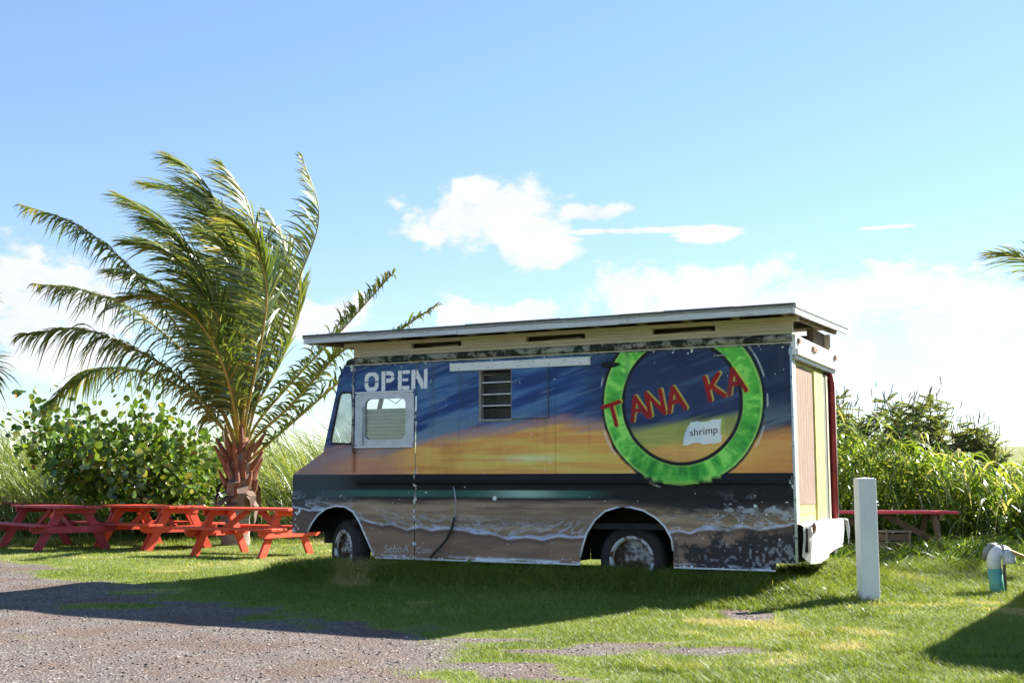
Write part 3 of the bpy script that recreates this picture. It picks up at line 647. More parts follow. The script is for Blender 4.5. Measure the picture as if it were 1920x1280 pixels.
    wheel(1.79, -.13, 0); wheel(5.50, -.16, -.55); wheel(1.79, -1.87, math.pi); wheel(5.5, -1.84, math.pi-.55)
    # hanging conduit and hose
    h = MB().tube([(3.89, .02, 1.11), (3.86, .045, 1.06), (3.845, .04, .95), (3.85, .03, .82), (3.87, .03, .74)], .008, 6).build('conduit', M_alu, T, True)
    MB().tube([(3.87, .03, .76), (3.89, .035, .66), (3.96, .04, .52), (4.05, .05, .42), (4.17, .06, .30)], [.014, .016, .015, .014, .013], 8).build('black_hose', M_rub, T, True)
    for u0, z0, u1, z1 in ((.80, 2.475, .68, 2.47), (4.19, 2.36, 4.20, 2.28)):
        MB().tube([(u0, .0, z0), (u0, .025, z0-.01), (u1, .025, z1-.01), (u1, 0, z1)], .006, 6).build('handle', M_alu, T, True)
    # wooden wall plate boards with vents
    y0, y1 = -.05, .018
    lay = [(2.652, 2.686, -.02, 5.28, -.003), (2.688, 2.722, -.02, 5.28, 0), (2.782, 2.824, -.08, 5.42, .006)]
    for z0, z1, a, b_, dy in lay: MB().box(a, b_, y0, y1+dy, z0, z1).build('siding_board', M_cream, T)
    for a, b_ in ((-.02, .78), (1.47, 2.25), (2.97, 3.80), (4.47, 5.28)):
        MB().box(a, b_, y0, y1-.006, 2.724, 2.752).build('siding_board', M_cream, T); MB().box(a, b_, y0, y1-.002, 2.754, 2.780).build('siding_board', M_cream, T)
    for a, b_ in ((.78, 1.47), (2.25, 2.97), (3.80, 4.47)):
        MB().add([(a+.06, -.01, 2.722), (b_-.22, -.01, 2.722), (b_-.05, -.2, 2.735), (a+.06, -.2, 2.735), (a+.06, -.01, 2.745), (b_-.3, -.01, 2.737), (b_-.05, -.2, 2.745), (a+.06, -.2, 2.75)], [(0, 1, 2, 3), (4, 5, 6, 7), (0, 1, 5, 4), (1, 2, 6, 5), (2, 3, 7, 6), (3, 0, 4, 7)]).build('vent_flap', M_raft, T)
    MB().box(.0, 5.28, -1.98, -1.93, 2.602, 2.86).build('far_siding', M_cream, T)
    MB().box(.02, 5.28, -.16, -.14, 2.655, 2.872).build('gap_shade_sheet', mat('gap_shade_dark', (.055, .04, .03), (.03, .024, .02), .9), T)  # dark sheet added so the gap under the roof reads as shade
    # shed roof: deck, roofing, rafters, fascia
    def rz(y): return 2.845+(.35-y)*.036      # underside of deck rises to the far side
    a, b_ = -.10, 5.75; n0, f0 = .35, -2.42
    rf = MB().add([(a, n0, rz(n0)+.028), (b_, n0, rz(n0)+.028), (b_, f0, rz(f0)+.028), (a, f0, rz(f0)+.028), (a, n0, rz(n0)+.045), (b_, n0, rz(n0)+.045), (b_, f0, rz(f0)+.045), (a, f0, rz(f0)+.045)],
             [(0, 1, 2, 3), (4, 5, 6, 7), (0, 1, 5, 4), (1, 2, 6, 5), (2, 3, 7, 6), (3, 0, 4, 7)]).build('shed_roof', M_deck, T)
    e1 = .03
    MB().add([(a-e1, n0+e1, rz(n0)+.048), (b_+e1, n0+e1, rz(n0)+.048), (b_+e1, f0-e1, rz(f0)+.048), (a-e1, f0-e1, rz(f0)+.048), (a-e1, n0+e1, rz(n0)+.062), (b_+e1, n0+e1, rz(n0)+.062), (b_+e1, f0-e1, rz(f0)+.062), (a-e1, f0-e1, rz(f0)+.062)],
             [(0, 1, 2, 3), (4, 5, 6, 7), (0, 1, 5, 4), (1, 2, 6, 5), (2, 3, 7, 6), (3, 0, 4, 7)]).build('roofing_felt', M_roofing, rf)
    for k in range(12):
        u = .02+k*.515
        MB().bar((u, n0-.035, rz(n0)-.003), (u, f0+.03, rz(f0)-.003), .042, .058).build('rafter', M_raft, rf)
    # fascia boards, two lengths with a butt joint, and the metal edge laid in overlapping pieces
    zt = rz(n0)
    for u0, u1, dz in ((-.10, 1.62, 0.), (1.625, 3.66, -.004), (3.665, 5.75, .002)): MB().box(u0, u1, n0-.03, n0+.004, zt-.034+dz, zt+.026+dz).build('fascia_board', M_fascia, rf)
    k = 0; u = -.135
    while u < 5.75:
        u1 = min(u+.62+.13*math.sin(k*2.3), 5.79); dz = .004*math.sin(k*1.7)
        MB().box(u, u1+.02*(u1 < 5.7), n0+.006+.0025*(k % 2), n0+.012+.0025*(k % 2), zt+.022+dz, zt+.068+dz).build('edge_flashing', M_flash, rf); u = u1; k += 1
    for nm, z0, z1, m_, off in (('rake_board', -.036, .03, M_white, .004), ('rake_flashing', .026, .066, M_white, .016)):
        for uu, sgn in ((a, -1), (b_, 1)):
            x0 = uu+sgn*off; x1 = x0+sgn*.03
            MB().add([(x0, n0, rz(n0)+z0), (x1, n0, rz(n0)+z0), (x1, f0, rz(f0)+z0), (x0, f0, rz(f0)+z0), (x0, n0, rz(n0)+z1), (x1, n0, rz(n0)+z1), (x1, f0, rz(f0)+z1), (x0, f0, rz(f0)+z1)],
                     [(0, 1, 2, 3), (4, 5, 6, 7), (0, 1, 5, 4), (1, 2, 6, 5), (2, 3, 7, 6), (3, 0, 4, 7)]).build(nm, m_, rf)
    MB().box(.05, .12, -1.9, -1.3, 2.602, 2.86).build('roof_block', mat('dark_block', (.16, .11, .075), (.1, .07, .05), .9), T)
    MB().box(.3, .36, -1.9, -.06, 2.75, 2.82).build('wall_plate', M_raft, T)
    # rear face (u = 0, looking back along -x); y runs 0 .. -2
    def rb(name, ya, yb, z0, z1, x0, x1, m_, par=T): return MB().box(x0, x1, -yb, -ya, z0, z1).build(name, m_, par)
    hd = rb('rear_header', .0, 2.0, 2.50, 2.64, -.05, .02, M_white); rb('header_moulding', -.01, 2.01, 2.44, 2.498, -.075, .02, M_white, hd); rb('lower_moulding', 0.02, 1.98, 2.40, 2.438, -.045, .02, M_alu, hd)
    for y_, z_ in ((.07, 2.56), (.75, 2.545), (.85, 2.54), (1.9, 2.56)): rb('clearance_lamp', y_, y_+.09, z_, z_+.05, -.075, -.05, mat('rusty_lamp', (.34, .2, .13), (.2, .12, .08), .7), hd)
    rb('rear_corner', .0, .13, .74, 2.40, -.01, .012, mat('pale_yellow_post', (.62, .62, .42), (.52, .55, .46), .6)); rb('rear_corner', 1.87, 2.0, .74, 2.40, -.01, .012, M_red)
    dr = rb('rear_door', .14, 1.66, .74, 2.40, .03, .05, M_yel); dr['label'] = 'yellow rear door faced with bare planks'
    for k in range(7): rb('door_plank', .15+k*.118, .15+k*.118+.113, .93, 2.36-.012*abs(k-3), .004, .028, M_ply, dr)
    rb('door_rail', .15, .97, .835, .925, .008, .03, M_yel, dr); rb('door_rail', .15, .97, .745, .83, .006, .03, M_yel, dr)
    rb('door_stile', .99, 1.42, .745, 2.36, -.012, .03, M_yel, dr); rb('door_stile', 1.44, 1.58, .745, 2.36, -.002, .03, M_grn, dr); rb('door_stile', 1.60, 1.69, .745, 2.36, -.012, .03, M_cream, dr)
    MB().tube([(-.03, -1.80, .74), (-.035, -1.80, 1.6), (-.035, -1.81, 2.25), (-.03, -1.78, 2.38)], .036, 10).build('red_pipe_trim', M_red, T, True)
    MB().tube([(-.02, -1.98, .70), (-.02, -1.98, 2.36)], .02, 8).build('rear_edge_trim', M_alu, T, True)
    # bent white bumper box
    bp = MB(); yy = [.10, .25, .62, .95, 1.02, 1.45, 1.93]; xo = [-.05, -.10, -.125, -.14, -.13, -.11, -.10]; zb = [.42, .34, .33, .37, .40, .43, .44]; zt_ = [.735, .745, .75, .75, .75, .75, .752]
    vs = []
    for y_, x_, z0, z1 in zip(yy, xo, zb, zt_): vs += [(x_+.02, -y_, z0), (x_, -y_, (z0+z1)/2+.02), (x_, -y_, z1-.015), (x_+.02, -y_, z1), (.0, -y_, z1+.002)]
    fs = [(i*5+j, i*5+j+1, i*5+j+6, i*5+j+5) for i in range(6) for j in range(4)]
    bo = bp.add(vs, fs).build('rear_bumper', M_bump, T); bo['label'] = 'dented white sheet steel rear bumper'
    MB().box(-.085, -.01, -1.93, -.14, .46, .70).build('bumper_core', M_dark, bo)
    ring = [(-.115, -.30-.045*math.cos(t), .70+.05*math.sin(t)) for t in np.linspace(0, 2*math.pi, 13)]; MB().tube(ring, .009, 6, False).build('tow_shackle', mat('rust', (.16, .07, .035)), bo, True)
    MB().tube([(-.08, -1.95, .74), (-.11, -2.03, .73), (-.12, -2.06, .62), (-.12, -2.06, .45)], .018, 8).build('bent_rail', M_white, bo, True)
    rb('rear_sill', .0, 2.0, .36, .74, .0, .03, M_dark)
    # signature and word painted on the mural
    def text(body, u, z, size, m_, rot, name, shear=.15):
        cu = bpy.data.curves.new('t', 'FONT'); cu.body = body; cu.size = size; cu.shear = shear; cu.extrude = .0006; cu.space_character = 1.05
        ob = bpy.data.objects.new('t', cu); col.objects.link(ob); bpy.context.view_layer.update()
        me = bpy.data.meshes.new_from_object(ob.evaluated_get(bpy.context.evaluated_depsgraph_get())); bpy.data.objects.remove(ob)
        me.materials.clear(); me.materials.append(m_); o = bpy.data.objects.new(name, me); col.objects.link(o); o.parent = truck
        o.matrix_local = Matrix.Translation((u, .0035, z)) @ Matrix.Rotation(math.pi, 4, 'Z') @ Matrix.Rotation(math.pi/2, 4, 'X') @ Matrix.Rotation(rot, 4, 'Z')
    ink = mat('thin_sign_paint', (.52, .50, .50), (.42, .40, .40), .6); dk = mat('dark_sign_paint', (.05, .055, .07), (.03, .03, .04), .6)
    text('SeboA', 4.83, .345, .125, ink, .02, 'signature_lettering'); text('.Com', 4.41, .35, .10, ink, 0, 'signature_lettering', 0)
    text('shrimp', 1.08, 1.635, .105, dk, .10, 'word_lettering', .1)
build_truck()

# ------------------------------------------------------------------ picnic tables
M_orange = mat('orange_red_table_paint', (.72, .075, .025), (.58, .06, .03), .5, 5, bump=.3, bscale=25, stretch=(1, 6, 6), extra=((.44, .14, .09), 7, .66, .8))
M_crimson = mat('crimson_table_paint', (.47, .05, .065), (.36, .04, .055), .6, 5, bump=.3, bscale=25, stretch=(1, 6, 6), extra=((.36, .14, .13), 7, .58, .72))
M_pink = mat('rosy_red_table_paint', (.62, .07, .09), (.5, .055, .075), .5, 7)
M_oldwood = mat('old_brown_wood', (.17, .12, .08), (.10, .075, .05), .85, 5, bump=.3)
def picnic_table(loc, ang, L, paint, label, legs=None, double=False, benches=True):
    t = empty('picnic_table', (*loc, 0), ang); tag(t, label, 'picnic table', 'red picnic tables on the grass'); legs = legs or paint
    for k in range(5): MB().box(-L/2+.01*(k % 2), L/2-.012*((k+1) % 2), -.375+k*.151, -.375+k*.151+.144, .715, .753).build('tabletop_board', paint, t, bevel=.004)
    for s in (-1, 1) if benches else ():
        for k in range(2): y = s*(.56+k*.145); MB().box(-L/2, L/2, y-.068, y+.068, .415, .453).build('bench_board', paint, t, bevel=.004)
    for sx in (-1, 1):
        x = sx*(L/2-.3)
        for s in (-1, 1):
            for d in ((-.05, .05) if double else (0,)):
                MB().bar((x+d-.02*sx, s*.20, .715), (x+d-.02*sx, s*.62, -.02), .045, .14, (0, 1, .3)).build('leg', legs, t)
        if benches: MB().add([(x+sx*a, y, z) for a in (.024, .064) for y, z in ((-.76, .345), (-.69, .30), (.69, .30), (.76, .345), (.76, .413), (-.76, .413))], [(0, 1, 2, 3, 4, 5), (6, 7, 8, 9, 10, 11)]+[(i, (i+1) % 6, (i+1) % 6+6, i+6) for i in range(6)]).build('seat_support', legs, t)
        MB().box(min(x+sx*.024, x+sx*.064), max(x+sx*.024, x+sx*.064), -.36, .36, .625, .713).build('top_support', legs, t)
        MB().bar((x-.03*sx, 0, .36), (sx*.12, 0, .70), .09, .04, (0, 1, 0)).build('brace', legs, t)
    return t
picnic_table((-4.18, 19.35), math.atan2(-.466, .886), 2.0, M_orange, 'orange-red picnic table nearest the truck nose, in front of the palm trunk')
picnic_table((-6.45, 21.5), math.atan2(-.66, .75), 2.2, M_orange, 'orange-red picnic table with doubled leg boards, left of the palm', double=True)
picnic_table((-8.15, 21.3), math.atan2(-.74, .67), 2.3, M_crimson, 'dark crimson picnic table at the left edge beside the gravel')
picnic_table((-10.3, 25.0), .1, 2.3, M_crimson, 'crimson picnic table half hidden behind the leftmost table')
picnic_table((5.25, 17.3), -.05, 2.2, M_pink, 'rosy red topped picnic table with brown legs behind the white post', legs=M_oldwood, benches=False)

def crate(loc, ang):
    t = empty('wooden_crate', loc, ang); t.scale = (.62, .7, .8); tag(t, 'weathered brown wooden crate under the table behind the white post', 'crate')
    for k in range(4): MB().box(-.30, .30, -.22, -.20, .03+k*.135, .15+k*.135).build('slat', M_oldwood, t)
    for k in range(4): MB().box(-.30, .30, .20, .22, .03+k*.135, .15+k*.135).build('slat', M_oldwood, t)
    for sx in (-1, 1):
        MB().box(sx*.29-.02, sx*.29+.02, -.245, -.222, 0, .58).build('corner_post', M_raft, t); MB().box(sx*.29-.02, sx*.29+.02, .222, .245, 0, .58).build('corner_post', M_raft, t)
        for k in range(4): MB().box(sx*.30-.008, sx*.30+.008, -.198, .198, .03+k*.135, .15+k*.135).build('slat', M_oldwood, t)
    MB().box(-.34, .34, -.26, .26, .582, .61).build('lid', M_raft, t)
crate((5.36, 16.9, 0), .25)

def post():
    t = empty('white_post', (3.47, 11.72, 0), .04); tag(t, 'square white painted wooden post standing in the lawn beside the truck', 'post')
    m = mat('white_post_paint', (.74, .74, .76), (.66, .66, .68), .55, 5, bump=.08, extra=((.3, .29, .28), 11, .70, .76), stretch=(1, 1, .5))
    MB().box(-.086, .086, -.086, .086, -.1, 1.195).build('shaft', m, t, bevel=.006)
    MB().add([(-.08, -.08, 1.1955), (.08, -.08, 1.1955), (.08, .08, 1.1955), (-.08, .08, 1.1955), (0, 0, 1.205)], [(0, 1, 4), (1, 2, 4), (2, 3, 4), (3, 0, 4)]).build('cap', m, t)
post()

def pipe():
    t = empty('vent_pipe', (5.06, 12.6, 0)); tag(t, 'white gooseneck plastic pipe with teal lower sleeve at the right', 'pipe')
    wp = mat('white_pvc', (.70, .72, .76), (.60, .61, .66), .35, 5); tp = mat('teal_pvc', (.10, .36, .30), (.08, .28, .24), .4, 5); gp = mat('grey_pvc', (.22, .23, .24), (.16, .17, .17), .6)
    MB().tube([(0.03, 0, -.1), (.0, 0, .26)], .072, 20).build('lower_sleeve', tp, t, True)
    pts = [(0, 0, .255), (-.008, 0, .32)]+[(.072-.08*math.cos(a), -.01, .34+.10*math.sin(a)) for a in np.linspace(.1, math.pi-.1, 12)]+[(.152, -.015, .31)]
    MB().tube(pts, .069, 20).build('gooseneck', wp, t, True)
    MB().lathe_y([(.0, 0)], (0, 0, 0), 3) if False else None
    MB().tube([(-.07, .06, .34), (-.055, .05, .42), (-.01, .045, .475), (.05, .04, .49)], [.03, .045, .05, .04], 14).build('grey_pipe', gp, t, True)
    MB().tube([(.115, .03, -.05), (.115, .03, .30)], .018, 8).build('support_stake', M_oldwood, t, True)
    r = MB().tube([(.03, -.03, .475), (.12, -.04, .455), (.25, -.05, .40), (.45, -.06, .32), (.8, -.08, .20)], [.018, .02, .02, .019, .016], 8).build('yellow_strap', mat('yellow_strap', (.62, .36, .06), (.5, .3, .08), .6), t, True)
pipe()

# ------------------------------------------------------------------ vegetation
F_ = 2218.; CP, SP = math.cos(PITCH), math.sin(PITCH)
def at(px, py, Y):
    a = (px-960)/F_; b = (640-py)/F_; d = Vector((a, CP-b*SP, SP+b*CP)); return Vector((0, 0, CAM_H))+d*(Y/d.y)
def nrm(a): return a/np.maximum(np.linalg.norm(a, axis=-1, keepdims=True), 1e-9)
def catmull(P, n):
    P = np.array([list(p) for p in P], float); P = np.vstack([2*P[0]-P[1], P, 2*P[-1]-P[-2]]); out = []
    m = len(P)-3
    for s in np.linspace(0, m-1e-6, n):
        i = int(s); t = s-i; a, b, c, d = P[i:i+4]
        out.append(.5*((2*b)+(c-a)*t+(2*a-5*b+4*c-d)*t*t+(3*b-a-3*c+d)*t**3))
    return np.array(out)
FROND = [(0., (.045, .08, .018)), (.4, (.095, .145, .03)), (.7, (.2, .235, .055)), (.88, (.36, .33, .11)), (1., (.48, .38, .18))]
M_frond = leafmat('palm_leaflets', FROND, trans=.36, gloss=.07, rough=.34)
M_rachis = mat('palm_rachis', (.30, .25, .06), (.2, .19, .05), .5, 3)
M_rachis_r = mat('palm_rachis_red', (.40, .24, .06), (.32, .25, .06), .5, 3)
M_trunk = mat('palm_trunk', (.34, .27, .22), (.22, .17, .135), .9, 7, bump=.5, stretch=(1, 1, 9))
M_boot = mat('palm_leaf_base', (.30, .10, .05), (.16, .065, .038), .75, 5, bump=.3, stretch=(1, 1, .3), extra=((.38, .26, .2), 4, .55, .7))
M_sheath = mat('dead_sheath', (.20, .13, .095), (.12, .075, .055), .9, 6, bump=.3)
WIND = np.array([-.85, .05, .26])
def frond(par, pts, lmax=.8, n=135, wind=.75, dead=0., w=.041, rach=None, r0=.036, droop=.35):
    lmax *= 1.3
    C = catmull(pts, n+14); T = nrm(np.gradient(C, axis=0)); t = np.linspace(0, 1, len(C))
    rm = rach or (M_rachis_r if random.random() < .45 else M_rachis)
    rad = r0*(1-t)**1.1*.75+.007
    rad[:10] *= np.linspace(1.35, 1., 10)
    o = MB().tube([Vector(c) for c in C[::3]], list(rad[::3]), 7).build('frond', rm, par, True)
    sel = np.where(t > .24)[0]; Pn = []; Wn = []; tn = []
    for s in (-1, 1):
        P0 = C[sel]; Tt = T[sel]; tt = (t[sel]-.24)/.76; m = len(sel)
        B = nrm(np.cross(Tt, np.array([0, 0, 1.])+.001))*s; Nn = nrm(np.cross(B*s, Tt))
        d = nrm(Tt*(.45+.5*tt[:, None])+B*.75+Nn*.22+WIND*wind*(.75+.5*rng.random((m, 1)))+.13*rng.standard_normal((m, 3)))
        L = lmax*(np.sin(np.pi*np.clip(.16+.80*tt, 0, 1))**.75)*(.82+.3*rng.random(m)); L = np.where(rng.random(m) < .06, L*.4, L)
        k = np.linspace(0, 1, 5)[None, :, None]; g = np.array([0, 0, -1.])*droop*(.6+.8*rng.random((m, 1)))
        P = P0[:, None]+(d[:, None]*k+((g+WIND*wind*.30)[:, None])*k**2.2)*L[:, None, None]
        dirs = nrm(np.gradient(P, axis=1)); tw = Nn[:, None]+.35*rng.standard_normal((m, 1, 3))
        sd_ = nrm(np.cross(dirs, tw)); wf = np.array([.55, 1., .9, .6, .05])[None, :, None]
        Pn.append(P); Wn.append(sd_*wf*(w*(.8+.4*rng.random(m)))[:, None, None]/2)
        tn.append(np.clip(.40+.17*rng.standard_normal(m)+.30*tt**2+dead+.12*(s > 0), 0, 1))
    V, F, T_ = strips(np.concatenate(Pn), np.concatenate(Wn), np.concatenate(tn))
    lf = np_obj('leaflets', V, F, M_frond, o, tint=T_); lf['kind'] = 'stuff'
    return o
def trunk_mesh(x, y, h, r0, r1, lean=(0, 0)):
    pts = []; rs = []; n = 26
    for i in range(n):
        t = i/(n-1); pts.append((x+lean[0]*t, y+lean[1]*t, -.1+t*(h+.1))); rs.append((r1+(r0-r1)*math.exp(-t*5))*(1+.035*(i % 2)))
    return MB().tube(pts, rs, 18)
def palm_main():
    Y = 22.2; bx, by = -5.13, Y
    t = empty('coconut_palm', (0, 0, 0)); tag(t, 'windswept coconut palm with short trunk rising behind the picnic tables', 'palm tree')
    trunk_mesh(bx, by, 1.75, .30, .20, (.10, 0)).build('trunk', M_trunk, t, True)
    K = [  # pixel path with depth offset at each point: base .. tip
        ([(432, 800, -.1), (340, 625, -.3), (245, 505, -.5), (150, 425, -.6), (42, 384, -.6)], .62, .12),
        ([(430, 805, .0), (372, 690, .4), (255, 585, .8), (160, 545, 1.0), (66, 532, 1.1)], .6, .1),
        ([(425, 815, -.2), (352, 722, -.7), (255, 655, -1.1), (150, 618, -1.3), (38, 628, -1.4)], .72, .05),
        ([(430, 820, .2), (330, 720, .8), (210, 690, 1.4), (140, 718, 1.7), (78, 768, 1.8)], .5, .05),
        ([(446, 790, .0), (440, 620, .3), (425, 450, .5), (385, 345, .6), (318, 292, .6)], .95, .7),
        ([(440, 795, -.2), (415, 640, -.6), (370, 500, -.9), (300, 415, -1.0), (225, 368, -1.0)], .9, .65),
        ([(455, 790, .1), (480, 620, .5), (482, 470, .8), (462, 375, .9), (418, 308, .9)], .95, .75),
        ([(470, 795, .0), (512, 650, .1), (560, 525, .1), (598, 405, .1), (566, 292, .1)], .62, .7),
        ([(478, 800, .2), (555, 708, .6), (632, 628, .9), (692, 562, 1.0), (741, 508, 1.0)], .62, .45),
        ([(482, 850, -.1), (560, 782, .2), (660, 695, .5), (750, 620, .7), (822, 570, .8)], .55, .3),
        ([(448, 800, -.3), (418, 625, -1.0), (381, 555, -1.3), (318, 478, -1.5), (240, 455, -1.6)], .85, .6),
        ([(452, 790, .3), (455, 600, 1.0), (430, 450, 1.5), (360, 370, 1.8), (270, 345, 1.9)], .9, .65),
        ([(460, 790, -.3), (490, 640, -.9), (500, 540, -1.2), (475, 455, -1.5), (420, 400, -1.8)], .8, .7),
        ([(440, 800, .4), (395, 650, 1.2), (330, 560, 1.7), (265, 520, 2.0), (205, 510, 2.2)], .8, .5),
        ([(462, 795, .3), (520, 690, 1.0), (556, 600, 1.4), (556, 520, 1.7), (520, 460, 1.9)], .7, .65),
        ([(445, 800, -.4), (420, 690, -1.1), (370, 600, -1.7), (300, 560, -2.1), (235, 560, -2.3)], .75, .5),
        ([(450, 790, .1), (452, 650, .4), (445, 500, .6), (410, 400, .7), (345, 340, .8)], .95, .75),
        ([(450, 790, .2), (470, 640, .8), (468, 500, 1.2), (440, 410, 1.4), (380, 350, 1.5)], .9, .7),
        ([(445, 795, -.2), (425, 650, -.5), (395, 530, -.7), (340, 450, -.8), (270, 410, -.8)], .9, .65),
        ([(455, 790, -.2), (470, 660, -.6), (470, 560, -.9), (440, 480, -1.1), (380, 430, -1.2)], .85, .7),
        ([(465, 790, .2), (500, 660, .7), (530, 560, 1.0), (535, 470, 1.2), (505, 400, 1.3)], .75, .7),
        ([(450, 795, .5), (440, 640, 1.4), (400, 540, 2.0), (340, 480, 2.3), (270, 450, 2.5)], .85, .6),
        ([(470, 830, -.3), (545, 760, -.8), (600, 700, -1.1), (640, 660, -1.2), (680, 640, -1.3)], .5, .3)]
    for path, lm, wd in K:
        frond(t, [at(452+(path[0][0]-452)*.35, 868, Y)]+[at(px, py, Y+d) for px, py, d in path], lm*(1.12 if wd > .55 else 1), wind=wd*.85, droop=.9 if wd < .2 else (.6 if wd < .5 else .35))
    # old leaf bases and torn sheaths round the top of the trunk
    for i in range(24):
        a = i*2.4; z = .85+.04*i; r = .17; c, s = math.cos(a), math.sin(a)
        p0 = Vector((bx+.06+c*r, by+s*r, z)); L = .34+.25*random.random(); out = .32+.35*random.random()
        p1 = p0+Vector((c*out*L, s*out*L, L*.9)); pm = (p0+p1)/2+Vector((c*.03, s*.03, .02))
        MB().tube([p0-Vector((c*.08, s*.08, .12)), p0, pm, p1], [.085, .08, .05, .022], 6).build('leaf_base', M_boot, t)
    for i in range(16):
        a = 2.9+i*.39; z = 1.25-.11*(i % 5); c, s = math.cos(a), math.sin(a); e = Vector((-s, c, 0))
        p0 = Vector((bx+.05+c*.2, by+s*.2, z)); tip = p0+Vector((c*.22, s*.22, -.28-.25*random.random()))+e*random.uniform(-.2, .2); md = (p0+tip)/2+Vector((c*.1, s*.1, .06))
        MB().add([p0-e*.12, p0+e*.12, md+e*.09, tip+e*.02, tip-e*.02, md-e*.09, p0-e*.12-Vector((c, s, 0))*.02, p0+e*.12-Vector((c, s, 0))*.02], [(0, 1, 2, 5), (5, 2, 3, 4), (6, 7, 1, 0)]).build('dead_sheath', M_sheath, t)
    MB().tube([(bx+.05, by, 1.2), (bx+.09, by, 1.7), (bx+.1, by, 2.0)], [.21, .19, .10], 12).build('crown_shaft', M_boot, t, True)
palm_main()
def palm_side(name_label, bx, by, paths, h):
    t = empty('coconut_palm', (0, 0, 0)); tag(t, name_label, 'palm tree')
    trunk_mesh(bx, by, h, .28, .17).build('trunk', M_trunk, t, True)
    for i in range(8):
        a = i*2.4; c, s = math.cos(a), math.sin(a); p0 = Vector((bx+c*.15, by+s*.15, h-.4+.05*i))
        MB().tube([p0, p0+Vector((c*.15, s*.15, .25)), p0+Vector((c*.3, s*.3, .5))], [.07, .05, .02], 6).build('leaf_base', M_boot, t)
    for p in paths: frond(t, p, .7, n=60, wind=.5)
top = Vector((-12.1, 22.5, 2.3))
palm_side('palm at the left edge with only its frond tips in view', top.x, top.y,
    [[top, top+Vector((dx*.5, dy*.5, dz*.75)), top+Vector((dx, dy, dz))] for dx, dy, dz in ((-2.2, .5, 2.6), (-.6, 1.5, 3.2), (-3, -.6, 1.2), (.2, -1.8, 3.0), (-2.6, 1, .1), (.7, .6, 3.3), (-1.4, -1.5, 2.6))]
    +[[top, at(-60, 660, 22.5), at(-40, 590, 22.5), at(-16, 560, 22.4)], [top, at(-70, 690, 22.3), at(-44, 680, 22), at(-26, 705, 21.8)]], 2.1)
top = Vector((11.2, 20.5, 3.4))
palm_side('palm at the right edge with one frond tip in view', top.x, top.y,
    [[top, top+Vector((dx*.5, dy*.5, dz*.75)), top+Vector((dx, dy, dz))] for dx, dy, dz in ((2.2, .5, 2.2), (.6, 1.5, 2.9), (3, -.6, 1.0), (1.2, -1.8, 2.2), (2.6, 1, .1), (1.0, .6, 3.0), (-.6, 1.6, 2.4))]
    +[[top, at(2030, 560, 20.4), at(1945, 492, 20.2), at(1866, 476, 20)]], 3.2)

